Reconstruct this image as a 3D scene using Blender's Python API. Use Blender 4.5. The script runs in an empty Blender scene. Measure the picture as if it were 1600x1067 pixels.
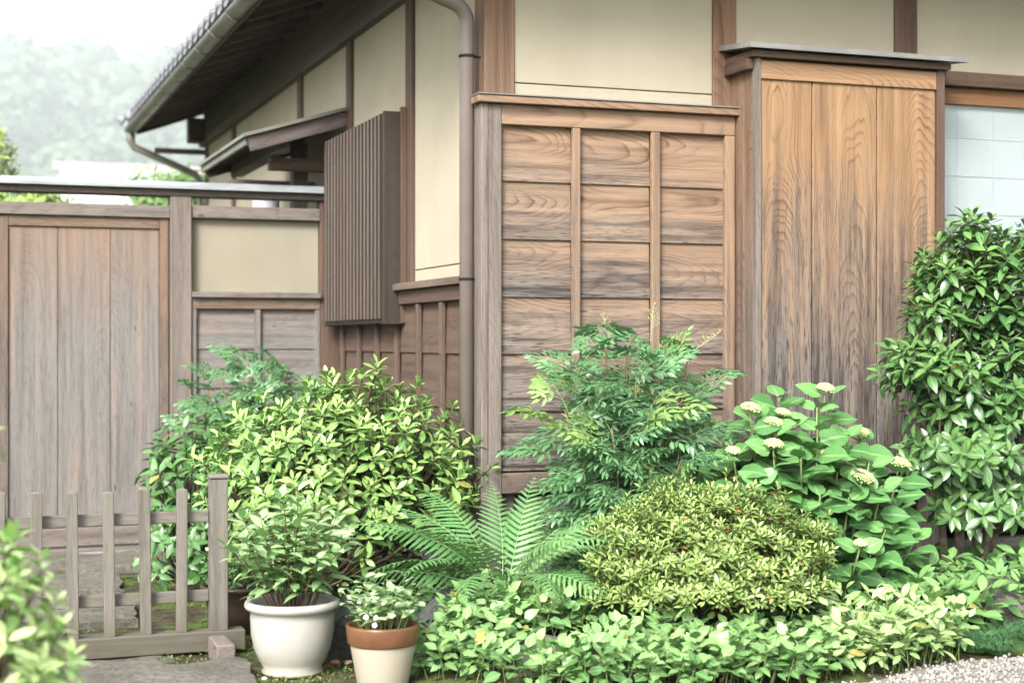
import bpy, bmesh, math, random
import numpy as np
from mathutils import Vector, Matrix, Euler

random.seed(7)
rng = np.random.default_rng(11)
S = bpy.context.scene
R = math.radians

# ------------------------------------------------------------------ camera, sky, sun, exposure
# House frame: corner of the house at the origin, x runs along the front, y along the side wall.
CAM = Vector((-2.462, -7.084, 1.30))
FWD = Vector((0.3436, 0.9391, 0.0))
RGT = Vector((0.9391, -0.3436, 0.0))
cam = bpy.data.cameras.new("camera")
cam.lens = 55.1
cam.sensor_width = 36.0
cam.clip_start = 0.05
cam.clip_end = 9000.0
cam.dof.use_dof = True
cam.dof.focus_distance = 7.0
cam.dof.aperture_fstop = 1.9
cam_ob = bpy.data.objects.new("camera", cam)
S.collection.objects.link(cam_ob)
cam_ob.location = CAM
cam_ob.rotation_euler = (R(90), 0, math.atan2(-FWD.x, FWD.y))
S.camera = cam_ob

SUN_FROM = Vector((-0.68, -0.74, 0.78)).normalized()
world = bpy.data.worlds.new("World")
S.world = world
world.use_nodes = True
wn = world.node_tree.nodes
wl = world.node_tree.links
bg = wn["Background"]
sky = wn.new("ShaderNodeTexSky")
sky.sky_type = 'NISHITA'
sky.sun_disc = False
sky.sun_elevation = math.asin(SUN_FROM.z)
sky.sun_rotation = math.atan2(SUN_FROM.x, SUN_FROM.y)
sky.air_density = 1.0
sky.dust_density = 4.0
sky.ozone_density = 1.0
hs = wn.new("ShaderNodeHueSaturation")
hs.inputs["Saturation"].default_value = 0.30
wl.new(sky.outputs[0], hs.inputs["Color"])
wl.new(hs.outputs[0], bg.inputs["Color"])
bg.inputs["Strength"].default_value = 0.11

sun = bpy.data.lights.new("sun", 'SUN')
sun.energy = 1.5
sun.angle = R(18)
sun.color = (1.0, 0.98, 0.95)
sun_ob = bpy.data.objects.new("sun", sun)
S.collection.objects.link(sun_ob)
sun_ob.rotation_euler = SUN_FROM.to_track_quat('Z', 'Y').to_euler()

S.view_settings.view_transform = 'Standard'
S.view_settings.look = 'None'
S.view_settings.gamma = 1.0
S.view_settings.exposure = 2.30
S.render.engine = 'CYCLES'
S.cycles.use_denoising = True
S.cycles.max_bounces = 8
S.cycles.transparent_max_bounces = 12
S.cycles.volume_bounces = 1

# ------------------------------------------------------------------ object helpers
COL = S.collection
WLOC = {}


def link(o, parent=None, world=(0, 0, 0)):
    COL.objects.link(o)
    w = Vector(world)
    WLOC[o.name] = w
    if parent is not None:
        o.parent = parent
        o.location = w - WLOC[parent.name]
    else:
        o.location = w
    return o


def thing(name, label, cat, loc=(0, 0, 0), group=None):
    o = bpy.data.objects.new(name, None)
    o.empty_display_size = 0.1
    link(o, None, loc)
    tag(o, label, cat, group)
    return o


def tag(o, label=None, cat=None, group=None, kind=None):
    if label: o["label"] = label
    if cat: o["category"] = cat
    if group: o["group"] = group
    if kind: o["kind"] = kind
    return o


CB = {}


def cbox_mesh(dx, dy, dz, c):
    """A box with chamfered edges, centred on its origin."""
    key = (round(dx, 4), round(dy, 4), round(dz, 4), round(c, 4))
    if key in CB:
        return CB[key]
    c = min(c, dx * .3, dy * .3, dz * .3)
    h = (dx / 2, dy / 2, dz / 2)
    V = []
    idx = {}
    for sx in (-1, 1):
        for sy in (-1, 1):
            for sz in (-1, 1):
                s = (sx, sy, sz)
                for a in range(3):
                    idx[(s, a)] = len(V)
                    V.append(tuple(s[k] * (h[k] if k == a else h[k] - c) for k in range(3)))
    F = []
    for a in range(3):
        b, d = [k for k in range(3) if k != a]
        for s in (-1, 1):
            q = []
            for (p, r) in ((-1, -1), (1, -1), (1, 1), (-1, 1)):
                t = [0, 0, 0]; t[a] = s; t[b] = p; t[d] = r
                q.append(idx[(tuple(t), a)])
            F.append(q)
        for p in (-1, 1):
            for r in (-1, 1):
                t0 = [0, 0, 0]; t0[a] = -1; t0[b] = p; t0[d] = r
                t1 = [0, 0, 0]; t1[a] = 1; t1[b] = p; t1[d] = r
                t0 = tuple(t0); t1 = tuple(t1)
                F.append([idx[(t0, b)], idx[(t1, b)], idx[(t1, d)], idx[(t0, d)]])
    for sx in (-1, 1):
        for sy in (-1, 1):
            for sz in (-1, 1):
                F.append([idx[((sx, sy, sz), a)] for a in range(3)])
    G = []
    for f in F:
        P = [Vector(V[i]) for i in f]
        n = (P[1] - P[0]).cross(P[2] - P[0])
        m = sum(P, Vector()) / len(P)
        G.append(f if n.dot(m) > 0 else f[::-1])
    me = bpy.data.meshes.new("board")
    me.from_pydata(V, [], G)
    CB[key] = me
    return me


MESHMAT = {}


def board(name, parent, x0, x1, y0, y1, z0, z1, mat, c=.003, rot=None):
    key = (round(x1 - x0, 4), round(y1 - y0, 4), round(z1 - z0, 4), round(c, 4), mat.name)
    me = MESHMAT.get(key)
    if me is None:
        me = cbox_mesh(x1 - x0, y1 - y0, z1 - z0, c).copy()
        me.materials.append(mat)
        MESHMAT[key] = me
    o = bpy.data.objects.new(name, me)
    link(o, parent, ((x0 + x1) / 2, (y0 + y1) / 2, (z0 + z1) / 2))
    if rot: o.rotation_euler = rot
    return o


class MB:
    """Collects faces; build() links them as one mesh object."""
    def __init__(s): s.v = []; s.f = []

    def box(s, x0, x1, y0, y1, z0, z1):
        b = len(s.v)
        s.v += [(x0, y0, z0), (x1, y0, z0), (x1, y1, z0), (x0, y1, z0), (x0, y0, z1), (x1, y0, z1), (x1, y1, z1), (x0, y1, z1)]
        s.f += [[b + i for i in q] for q in ((3, 2, 1, 0), (4, 5, 6, 7), (0, 1, 5, 4), (1, 2, 6, 5), (2, 3, 7, 6), (3, 0, 4, 7))]

    def tube(s, pts, rad, n=6, cap=True):
        pts = [Vector(p) for p in pts]
        if not hasattr(rad, '__len__'): rad = [rad] * len(pts)
        b = len(s.v)
        ref = None
        for i, p in enumerate(pts):
            d = (pts[min(i + 1, len(pts) - 1)] - pts[max(i - 1, 0)])
            d = d.normalized() if d.length > 1e-9 else Vector((0, 0, 1))
            if ref is None:
                ref = Vector((0, 0, 1)).cross(d)
                if ref.length < .1: ref = Vector((1, 0, 0)).cross(d)
            ref = (ref - d * ref.dot(d)).normalized()
            e = d.cross(ref)
            for k in range(n):
                a = 2 * math.pi * k / n
                s.v.append(tuple(p + (ref * math.cos(a) + e * math.sin(a)) * rad[i]))
        for i in range(len(pts) - 1):
            for k in range(n):
                k2 = (k + 1) % n
                s.f.append([b + i * n + k, b + i * n + k2, b + (i + 1) * n + k2, b + (i + 1) * n + k])
        if cap:
            s.f.append([b + k for k in range(n)][::-1])
            s.f.append([b + (len(pts) - 1) * n + k for k in range(n)])

    def lathe(s, prof, n=40, c=(0, 0, 0)):
        b = len(s.v)
        for (r, z) in prof:
            for k in range(n):
                a = 2 * math.pi * k / n
                s.v.append((c[0] + r * math.cos(a), c[1] + r * math.sin(a), c[2] + z))
        for i in range(len(prof) - 1):
            for k in range(n):
                k2 = (k + 1) % n
                s.f.append([b + i * n + k, b + i * n + k2, b + (i + 1) * n + k2, b + (i + 1) * n + k])

    def build(s, name, mat, parent=None, org=(0, 0, 0), smooth=False):
        o_ = Vector(org)
        me = bpy.data.meshes.new(name)
        me.from_pydata([tuple(Vector(p) - o_) for p in s.v], [], s.f)
        me.materials.append(mat)
        if smooth: me.polygons.foreach_set("use_smooth", [True] * len(me.polygons))
        o = bpy.data.objects.new(name, me)
        return link(o, parent, org)


# ------------------------------------------------------------------ material helpers
class NT:
    def __init__(s, name):
        s.m = bpy.data.materials.new(name)
        s.m.use_nodes = True
        s.t = s.m.node_tree
        s.n = s.t.nodes
        s.b = s.n["Principled BSDF"]
        s.out = s.n["Material Output"]

    def put(s, sock, v):
        if isinstance(v, bpy.types.NodeSocket): s.t.links.new(v, sock)
        elif v is not None:
            if hasattr(v, '__len__') and len(v) == 3 and sock.type == 'RGBA': v = tuple(v) + (1,)
            sock.default_value = v

    def M(s, op, a, b=None, c=None, clamp=False):
        n = s.n.new("ShaderNodeMath"); n.operation = op; n.use_clamp = clamp
        s.put(n.inputs[0], a); s.put(n.inputs[1], b)
        if c is not None: s.put(n.inputs[2], c)
        return n.outputs[0]

    def mix(s, f, a, b, mode='MIX'):
        n = s.n.new("ShaderNodeMix"); n.data_type = 'RGBA'; n.blend_type = mode
        s.put(n.inputs[0], f); s.put(n.inputs[6], a); s.put(n.inputs[7], b)
        return n.outputs[2]

    def noise(s, vec, scale=1., detail=3., rough=.5, dim='3D', w=None, dist=0.):
        n = s.n.new("ShaderNodeTexNoise"); n.noise_dimensions = dim
        s.put(n.inputs["Vector"], vec); n.inputs["Scale"].default_value = scale
        n.inputs["Detail"].default_value = detail; n.inputs["Roughness"].default_value = rough
        n.inputs["Distortion"].default_value = dist
        if w is not None: s.put(n.inputs["W"], w)
        return n.outputs[0]

    def vor(s, vec, scale, feat='F1'):
        n = s.n.new("ShaderNodeTexVoronoi"); n.feature = feat
        s.put(n.inputs["Vector"], vec); n.inputs["Scale"].default_value = scale
        return n.outputs["Distance"]

    def ramp(s, f, stops, interp='LINEAR'):
        n = s.n.new("ShaderNodeValToRGB"); n.color_ramp.interpolation = interp
        e = n.color_ramp.elements
        while len(e) < len(stops): e.new(.5)
        for el, (p, c) in zip(e, stops):
            el.position = p
            el.color = (tuple(c) + (1,)) if hasattr(c, '__len__') else (c, c, c, 1)
        s.put(n.inputs[0], f)
        return n.outputs[0]

    def comb(s, x, y, z):
        n = s.n.new("ShaderNodeCombineXYZ")
        for i, v in enumerate((x, y, z)): s.put(n.inputs[i], v)
        return n.outputs[0]

    def sep(s, v):
        n = s.n.new("ShaderNodeSeparateXYZ"); s.put(n.inputs[0], v)
        return n.outputs

    def objco(s): return s.n.new("ShaderNodeTexCoord").outputs["Object"]
    def pos(s): return s.n.new("ShaderNodeNewGeometry").outputs["Position"]
    def back(s): return s.n.new("ShaderNodeNewGeometry").outputs["Backfacing"]
    def rnd(s): return s.n.new("ShaderNodeObjectInfo").outputs["Random"]

    def attr(s, nm):
        n = s.n.new("ShaderNodeAttribute"); n.attribute_name = nm
        return n.outputs["Fac"]

    def uv(s): return s.n.new("ShaderNodeTexCoord").outputs["UV"]

    def bump(s, h, strength=.3, dist=.01):
        n = s.n.new("ShaderNodeBump"); n.inputs["Strength"].default_value = strength
        n.inputs["Distance"].default_value = dist
        s.put(n.inputs["Height"], h)
        s.t.links.new(n.outputs[0], s.b.inputs["Normal"])
        return n.outputs[0]

    def fin(s, col, rough=.7, spec=.3):
        s.put(s.b.inputs["Base Color"], col); s.put(s.b.inputs["Roughness"], rough)
        s.put(s.b.inputs["Specular IOR Level"], spec)
        return s.m


WM = {}


def wood(name, axis, fresh, dark, grey, zref=0., zk=0., gbase=.3, gnoise=.5, xk=0., ring=.011, contrast=1., stain=.4, rough=.72, edge=0., off=0., vary=.40):
    """Weathered softwood: growth rings of a tilted log cut by the board, fibres, silvering, mildew."""
    key = (name, axis)
    if key in WM: return WM[key]
    k_ = {'wood_slat_lit': .40, 'wood_slat': .20, 'wood_side': .68, 'wood_dark': 1.15, 'wood_fence': .37, 'wood_gate': .60, 'wood_grey': .52}.get(name, .57)
    fresh, dark, grey = (tuple(c * k_ for c in q) for q in (fresh, dark, grey))
    t = NT(name + "_" + axis)
    o = t.sep(t.objco())
    i = 'xyz'.index(axis)
    u = o[i]; v = o[(i + 1) % 3]; w = o[(i + 2) % 3]
    r = t.rnd()
    r2 = t.M('FRACT', t.M('MULTIPLY', r, 17.31)); r3 = t.M('FRACT', t.M('MULTIPLY', r, 53.7))
    us = t.M('ADD', u, t.M('MULTIPLY', r, 61.))
    # v and w both fold into one across-grain coordinate so every face of the board shows rings
    vs = t.M('ADD', v, t.M('ADD', t.M('MULTIPLY', t.M('SUBTRACT', r2, .5), vary), off))
    ws = t.M('ADD', w, t.M('MULTIPLY', t.M('SUBTRACT', r3, .5), .16))
    seed = t.M('MULTIPLY', r, 23.)
    warp = t.noise(t.comb(t.M('MULTIPLY', us, 1.3), t.M('MULTIPLY', v, 2.2), t.M('ADD', t.M('MULTIPLY', w, 2.2), seed)), 1., 1., .5)
    warp2 = t.noise(t.comb(t.M('MULTIPLY', us, 3.), t.M('MULTIPLY', v, 14.), t.M('ADD', t.M('MULTIPLY', w, 14.), seed)), 1., 2., .5)
    wob = t.M('ADD', t.M('MULTIPLY', t.M('SUBTRACT', warp, .5), .11), t.M('MULTIPLY', t.M('SUBTRACT', warp2, .5), .016))
    slope = t.M('ADD', t.M('MULTIPLY', r3, .07), .05)
    q = t.M('ADD', t.M('ADD', t.M('MULTIPLY', u, slope), wob), .19)
    rad = t.M('SQRT', t.M('ADD', t.M('ADD', t.M('MULTIPLY', vs, vs), t.M('MULTIPLY', ws, ws)), t.M('MULTIPLY', q, q)))
    rad = t.M('ADD', rad, t.M('MULTIPLY', t.noise(t.comb(t.M('MULTIPLY', rad, 42.), seed, t.M('MULTIPLY', us, .25)), 1., 2., .6), .016))
    ringf = t.M('FRACT', t.M('DIVIDE', rad, ring))
    late = t.ramp(ringf, [(0., .5), (.09, 0.), (.55, .10), (.80, .38), (.94, 1.), (1., .5)])
    fib = t.noise(t.comb(t.M('MULTIPLY', us, 7.), t.M('MULTIPLY', v, 330.), t.M('MULTIPLY', w, 330.)), 1., 3., .6)
    streak = t.noise(t.comb(t.M('MULTIPLY', us, 1.6), t.M('MULTIPLY', v, 34.), t.M('ADD', t.M('MULTIPLY', w, 34.), seed)), 1., 4., .62)
    patch = t.noise(t.comb(t.M('MULTIPLY', us, 1.7), t.M('MULTIPLY', v, 5.), t.M('ADD', t.M('MULTIPLY', w, 5.), seed)), 1., 3., .55)
    fade = t.ramp(t.noise(t.comb(t.M('MULTIPLY', us, 2.1), t.M('MULTIPLY', v, 9.), t.M('ADD', t.M('MULTIPLY', w, 9.), seed)), 1., 2., .5), [(.36, .12), (.64, 1.1)])
    late = t.M('MULTIPLY', late, fade, clamp=True)
    P = t.sep(t.pos())
    g = t.M('ADD', t.M('MULTIPLY', t.M('SUBTRACT', zref, P[2]), zk), gbase)
    if xk: g = t.M('ADD', g, t.M('MULTIPLY', P[0], xk))
    if edge: g = t.M('ADD', g, t.M('MULTIPLY', o[2], -edge))
    g = t.M('ADD', g, t.M('MULTIPLY', t.M('SUBTRACT', t.M('ADD', t.M('MULTIPLY', patch, .6), t.M('MULTIPLY', streak, .4)), .5), gnoise * 2.2))
    g = t.M('ADD', g, t.M('MULTIPLY', t.M('SUBTRACT', r2, .5), .18), clamp=True)
    lf = t.M('MULTIPLY', late, .75 * contrast, clamp=True)
    cw = t.mix(lf, fresh, dark)
    gd = tuple(c * .42 for c in grey)
    cg = t.mix(t.M('MULTIPLY', late, .75 * contrast, clamp=True), grey, gd)
    col = t.mix(g, cw, cg)
    # mildew in the silvered parts, following the fibres
    ton = t.noise(t.comb(t.M('MULTIPLY', us, .7), t.M('MULTIPLY', v, 26.), t.M('ADD', t.M('MULTIPLY', w, 26.), seed)), 1., 3., .6)
    col = t.mix(t.M('MULTIPLY', t.ramp(ton, [(.50, 0.), (.70, 1.)]), .55), col, dark)
    col = t.mix(t.M('MULTIPLY', t.ramp(ton, [(.30, 1.), (.48, 0.)]), .45), col, tuple(min(1, c * 1.45) for c in fresh))
    mil = t.ramp(streak, [(.48, 0.), (.66, 1.)])
    mil = t.M('MULTIPLY', t.M('MULTIPLY', mil, t.M('ADD', t.M('MULTIPLY', g, .9), .15)), stain, clamp=True)
    col = t.mix(mil, col, (.035, .028, .024))
    col = t.mix(t.M('MULTIPLY', t.M('ABSOLUTE', t.M('SUBTRACT', fib, .5)), .9), col, (.05, .035, .025))
    dash = t.noise(t.comb(t.M('MULTIPLY', us, 11.), t.M('MULTIPLY', v, 150.), t.M('MULTIPLY', w, 150.)), 1., 2., .6)
    dash = t.M('MULTIPLY', t.M('MULTIPLY', t.ramp(dash, [(.54, 0.), (.66, 1.)]), t.M('ADD', g, .1, clamp=True)), stain * 1.1, clamp=True)
    col = t.mix(dash, col, (.03, .024, .02))
    if name == 'wood_fence':
        mud = t.ramp(t.M('ADD', P[2], t.M('MULTIPLY', t.M('SUBTRACT', patch, .5), .25)), [(.02, .75), (.22, 0.)])
        col = t.mix(mud, col, (.06, .055, .035))
    # small knots and nail marks
    kn = t.vor(t.comb(t.M('MULTIPLY', us, 2.2), t.M('MULTIPLY', v, 7.), t.M('ADD', t.M('MULTIPLY', w, 7.), seed)), 1.)
    col = t.mix(t.ramp(kn, [(.03, .75), (.06, 0.)]), col, (.05, .03, .02))
    hgt = t.M('ADD', t.M('MULTIPLY', late, .5), t.M('MULTIPLY', fib, .5))
    t.bump(hgt, .45, .0025)
    WM[key] = t.fin(col, rough, .25)
    return WM[key]


def simple(name, col, rough=.6, spec=.3, var=.12, scale=8., metal=0., bump=.0, bscale=60.):
    t = NT(name)
    p = t.objco()
    n = t.noise(p, scale, 4., .6)
    d = tuple(c * (1 - var * 2) for c in col); l = tuple(min(1, c * (1 + var)) for c in col)
    c = t.mix(t.ramp(n, [(.3, 0.), (.7, 1.)]), d, l)
    t.b.inputs["Metallic"].default_value = metal
    if bump: t.bump(t.noise(p, bscale, 4., .6), bump, .004)
    return t.fin(c, rough, spec)


FRESH = (.42, .275, .18); DARKW = (.12, .062, .034); GREY = (.27, .252, .235)


def w_front(a): return wood("wood_front", a, FRESH, DARKW, GREY, zref=2.05, zk=.62, gbase=.26, gnoise=.6, xk=-.20, ring=.0062, contrast=1.25, stain=1., edge=2.2)
def w_trim(a): return wood('wood_trim', a, FRESH, DARKW, GREY, zref=2.05, zk=.55, gbase=.2, gnoise=.5, xk=-.2, ring=.0075, contrast=.8, stain=.6, off=.30)
def w_box(a): return wood("wood_shutter_box", a, (.44, .262, .140), (.14, .070, .034), (.235, .222, .210), zref=1.95, zk=.80, gbase=.28, gnoise=.5, ring=.0066, contrast=1.15, stain=.95, vary=.34)
def w_gate(a): return wood("wood_gate", a, (.34, .225, .16), (.17, .112, .082), (.28, .264, .248), zref=1.95, zk=1.1, gbase=.35, gnoise=.4, ring=.0075, contrast=.5, stain=.28, off=.06)
def w_post(a): return wood("wood_post", a, (.30, .175, .105), (.11, .056, .032), (.235, .21, .185), zref=2.4, zk=.35, gbase=.25, gnoise=.5, ring=.008, contrast=.85, stain=.55, off=.22)
def w_grey(a): return wood("wood_grey", a, (.30, .22, .17), (.17, .12, .09), (.33, .30, .27), gbase=.75, gnoise=.4, ring=.008, contrast=.6, stain=.45, off=.25)
def w_side(a): return wood("wood_side", a, (.140, .086, .060), (.050, .028, .019), (.155, .13, .112), zref=1.4, zk=.15, gbase=.22, gnoise=.5, ring=.0085, contrast=.9, stain=.5)
def w_dark(a): return wood("wood_dark", a, (.080, .058, .048), (.036, .024, .019), (.105, .098, .096), gbase=.35, gnoise=.4, ring=.012, contrast=.7, stain=.4)
def w_slat(a): return wood("wood_slat", a, (.17, .11, .08), (.09, .055, .038), (.20, .165, .14), gbase=.5, gnoise=.4, ring=.01, contrast=.5, stain=.3)
def w_slat_lit(a): return wood('wood_slat_lit', a, (.26, .19, .15), (.15, .10, .075), (.30, .255, .22), gbase=.5, gnoise=.3, ring=.01, contrast=.4, stain=.3)
def w_fence(a): return wood("wood_fence", a, (.39, .345, .275), (.24, .205, .155), (.40, .375, .325), gbase=.55, gnoise=.4, ring=.011, contrast=.55, stain=.35)


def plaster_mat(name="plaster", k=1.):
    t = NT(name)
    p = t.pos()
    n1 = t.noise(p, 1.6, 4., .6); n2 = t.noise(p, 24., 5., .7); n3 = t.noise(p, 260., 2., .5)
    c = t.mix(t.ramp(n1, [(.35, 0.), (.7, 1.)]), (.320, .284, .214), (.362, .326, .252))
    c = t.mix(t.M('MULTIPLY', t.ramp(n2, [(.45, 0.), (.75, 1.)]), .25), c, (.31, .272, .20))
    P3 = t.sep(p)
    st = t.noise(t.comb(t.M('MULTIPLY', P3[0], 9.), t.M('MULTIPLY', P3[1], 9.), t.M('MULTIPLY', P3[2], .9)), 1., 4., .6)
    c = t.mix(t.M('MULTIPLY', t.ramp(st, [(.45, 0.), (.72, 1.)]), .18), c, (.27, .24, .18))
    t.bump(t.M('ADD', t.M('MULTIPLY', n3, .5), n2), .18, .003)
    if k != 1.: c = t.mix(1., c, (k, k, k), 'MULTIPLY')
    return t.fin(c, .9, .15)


M_PLASTER = plaster_mat()
M_PLASTER_WALL = plaster_mat("garden_wall_plaster", .72)  # same plaster, colour darkened to offset the strong light on this wall
M_TILE = simple("roof_tile_grey", (.17, .175, .185), .45, .4, .2, 12.)
M_METAL = simple("dull_metal_sheet", (.16, .155, .145), .45, .4, .15, 5.)
M_CAPMETAL = simple("weathered_cap_sheet", (.27, .29, .30), .35, .5, .12, 4.)
M_GUTTER = simple("green_grey_gutter", (.145, .142, .115), .42, .45, .2, 3.)
M_PIPE = simple("mauve_brown_pipe", (.145, .116, .104), .45, .4, .1, 2.)
M_DARK = simple("dark_void", (.02, .018, .016), .9, .1)
M_CORE = simple("light_block_core", (.07, .05, .04), .9, .1)
M_STONE = simple("foundation_stone", (.30, .28, .25), .85, .2, .25, 10., 0, .5, 40.)
M_PAPER = simple("white_paper", (.40, .405, .41), .8, .2, .02, 3.)
M_MUNTIN = simple("muntin_pale", (.42, .42, .42), .7, .2, .05, 3.)

# ------------------------------------------------------------------ ground
def bed(x, y):
    """Height of the planting bed: a low mound along the front of the house."""
    a = min(1., max(0., (x + .75) / .5)); b = min(1., max(0., (y + 1.65) / .8))
    a = a * a * (3 - 2 * a); b = b * b * (3 - 2 * b)
    return .13 * a * b


def ground_mat():
    t = NT("soil_and_moss")
    p = t.pos()
    n1 = t.noise(p, 1.8, 4., .6); n2 = t.noise(p, 14., 5., .65); n3 = t.noise(p, 90., 3., .6)
    c = t.mix(t.ramp(n2, [(.35, 0.), (.65, 1.)]), (.03, .023, .017), (.085, .068, .05))
    moss = t.mix(n3, (.045, .075, .018), (.12, .17, .04))
    mm = t.ramp(t.M('ADD', t.M('MULTIPLY', n1, .6), t.M('MULTIPLY', n2, .4)), [(.46, 0.), (.56, 1.)])
    c = t.mix(mm, c, moss)
    c = t.mix(t.M('MULTIPLY', t.ramp(n3, [(.6, 0.), (.72, 1.)]), .5), c, (.24, .21, .17))
    t.bump(t.M('ADD', n2, n3), .8, .02)
    return t.fin(c, .95, .1)


def build_ground():
    xs = [-3300, -1000, -300, -120, -60, -30, -15, -8, -5] + [round(-3.5 + .1 * i, 3) for i in range(0, 90)] + [6, 8, 15, 30, 60, 120, 300, 1000, 3300]
    ys = [-3300, -1000, -300, -120, -60, -30, -15, -9] + [round(-7 + .25 * i, 3) for i in range(0, 16)] + [round(-3. + .1 * i, 3) for i in range(0, 62)] + [4, 6, 9, 15, 30, 60, 120, 300, 1000, 3300]
    V = []; F = []
    for y in ys:
        for x in xs:
            z = bed(x, y) + (.010 * math.sin(x * 7.3 + y * 3.1) * math.sin(y * 6.1 - x * 2.) if abs(x) < 6 and abs(y) < 6 else 0)
            V.append((x, y, z - .01))
    n = len(xs)
    for j in range(len(ys) - 1):
        for i in range(n - 1):
            F.append((j * n + i, j * n + i + 1, (j + 1) * n + i + 1, (j + 1) * n + i))
    me = bpy.data.meshes.new("ground"); me.from_pydata(V, [], F); me.materials.append(ground_mat())
    me.polygons.foreach_set("use_smooth", [True] * len(F))
    o = link(bpy.data.objects.new("ground", me)); tag(o, kind="structure")


build_ground()

# ------------------------------------------------------------------ the house
house = thing("japanese_house", "traditional timber house with cream plaster walls and weathered wooden wainscot", "house", (0, 0, 0))

core = MB()
core.box(.06, 2.40, .06, 8.2, .3, 3.42)
core.box(2.40, 7.0, .30, 8.2, .3, 3.42)
core.build("light_block_core", M_CORE, house)  # unseen solid block added to stop light passing through the house
fs = MB(); fs.box(.02, 2.30, .02, .2, -.05, .55); fs.box(.02, .2, .2, 8.25, -.05, .45)
fs.build("foundation", M_STONE, house)


def post(x0, x1, y0, y1, z0, z1, m): return board("post", house, x0, x1, y0, y1, z0, z1, m, .005)


# posts of the front and of the side
post(-.014, .140, -.014, .14, .05, 3.42, w_post('z'))
post(1.206, 1.338, -.014, .10, 2.0, 3.42, w_post('z'))
post(2.279, 2.418, -.014, .10, 2.0, 3.42, w_side('z'))
post(4.20, 4.34, -.014, .10, .2, 3.42, w_side('z'))
SP = [1.195, 2.55, 4.0, 6.72, 8.2]
for y in SP: post(-.022, .10, y, y + .125, .1, 3.3, w_side('z'))

# plaster panels (front), the lower strip divided by a groove as in the photo
def panel(x0, x1, y0, y1, z0, z1): return board("plaster_panel", house, x0, x1, y0, y1, z0, z1, M_PLASTER, .003)


panel(.140, 1.206, .0, .05, 2.45, 2.542); panel(.140, 1.206, .0, .05, 2.547, 3.42)
panel(1.338, 2.279, .0, .05, 2.3, 3.42)
panel(2.418, 4.20, .0, .05, 2.742, 3.42); panel(4.34, 7.0, .0, .05, .3, 3.42)
ye = [.14] + [v for y in SP for v in (y, y + .125)]
panel(.0, .05, .14, 1.195, 1.60, 1.688); panel(.0, .05, .14, 1.195, 1.693, 3.25)
panel(.0, .05, 1.32, 2.55, 1.45, 3.25)
panel(.0, .05, 2.675, 4.0, .4, 3.25)
panel(.0, .05, 4.125, 6.72, .4, 3.25)
panel(.0, .05, 6.845, 8.2, .4, 3.25)
# wall plate (beam under the eaves)
board("wall_plate", house, -.06, .08, -.2, 8.45, 3.20, 3.42, w_dark('y'), .006)
board("wall_plate", house, .082, 7.0, -.05, .09, 3.422, 3.58, w_dark('x'), .006)


def rotx(a): return (a, 0, 0)


# --- front wainscot
wz = [2.335, 2.065, 1.788, 1.512, 1.239, .962, .68]
wain = MB(); wain.box(.04, 1.30, -.012, -.002, .56, 2.40)
wa = wain.build("front_wainscot", w_dark('x'), house)
bays = [(.050, .420), (.452, .840), (.880, 1.246)]
for (a, b) in bays:
    for k in range(6):
        z1 = wz[k] + .012; z0 = wz[k + 1]
        board("board", wa, a, b, -.040, -.026, z0, z1, w_front('x'), .002, rotx(-.045))
for (a, b) in ((.416, .456), (.838, .882)):
    board("batten", wa, a, b, -.075, -.046, .66, 2.331, w_trim('z'), .003)
board("stile", wa, -.052, -.016, -.075, .10, .05, 2.428, w_grey('z'), .004)
board("stile", wa, -.0155, .052, -.072, -.016, .05, 2.428, w_grey('z'), .004)
board("stile", wa, 1.244, 1.298, -.072, -.005, .56, 2.331, w_trim('z'), .003)
board("header", wa, .053, 1.299, -.070, -.004, 2.333, 2.428, w_trim('x'), .003)
cp = board("cap", wa, -.075, 1.315, -.105, .01, 2.430, 2.464, w_trim('x'), .003)
board("cap_flashing", wa, -.078, 1.318, -.112, .0, 2.4655, 2.472, M_METAL, .001)
board("sill", wa, -.012, 1.30, -.068, .0, .575, .672, w_post('x'), .004)

# --- shutter box (tobukuro)
BY = -.27
bx = MB(); bx.box(1.33, 2.36, BY + .03, -.004, .62, 2.70)
box = bx.build("shutter_box", w_dark('z'), house)
for (a, b) in ((1.332, 1.6225), (1.6290, 1.9995), (2.0060, 2.349)):
    board("plank", box, a, b, BY + .005, BY + .028, .63, 2.60, w_box('z'), .0035)
board("stile", box, 1.302, 1.330, BY - .012, BY + .03, .60, 2.69, w_grey('z'), .003)
board("stile", box, 2.351, 2.398, BY - .012, BY + .03, .60, 2.69, w_side('z'), .003)
board("side_plank", box, 1.304, 1.328, BY + .032, -.155, .62, 2.69, w_post('z'), .003)
board("side_plank", box, 1.304, 1.328, -.152, -.014, .62, 2.69, w_post('z'), .003)
board("side_plank", box, 2.37, 2.396, BY + .032, -.006, .62, 2.69, w_side('z'), .003)
board("header", box, 1.331, 2.350, BY - .008, BY + .026, 2.590, 2.682, w_box('x'), .003)
board("cornice", box, 1.27, 2.42, BY - .035, -.02, 2.692, 2.725, w_side('x'), .003)
board("verge_block", box, 1.262, 1.2995, BY + .01, -.02, 2.635, 2.690, w_side('y'), .004)
board("verge_block", box, 2.40, 2.425, BY + .01, -.02, 2.635, 2.690, w_side('y'), .004)
rf = MB()
rf.v = [(1.235, BY - .075, 2.728), (2.50, BY - .075, 2.728), (2.50, .0, 2.765), (1.235, .0, 2.765),
        (1.235, BY - .075, 2.752), (2.50, BY - .075, 2.752), (2.50, .0, 2.792), (1.235, .0, 2.792)]
rf.f = [(3, 2, 1, 0), (4, 5, 6, 7), (0, 1, 5, 4), (1, 2, 6, 5), (2, 3, 7, 6), (3, 0, 4, 7)]
rf.build("metal_roof", M_METAL, box)
board("floor_rail", box, 1.302, 2.398, BY - .01, -.02, .555, .598, w_post('x'), .004)
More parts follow.
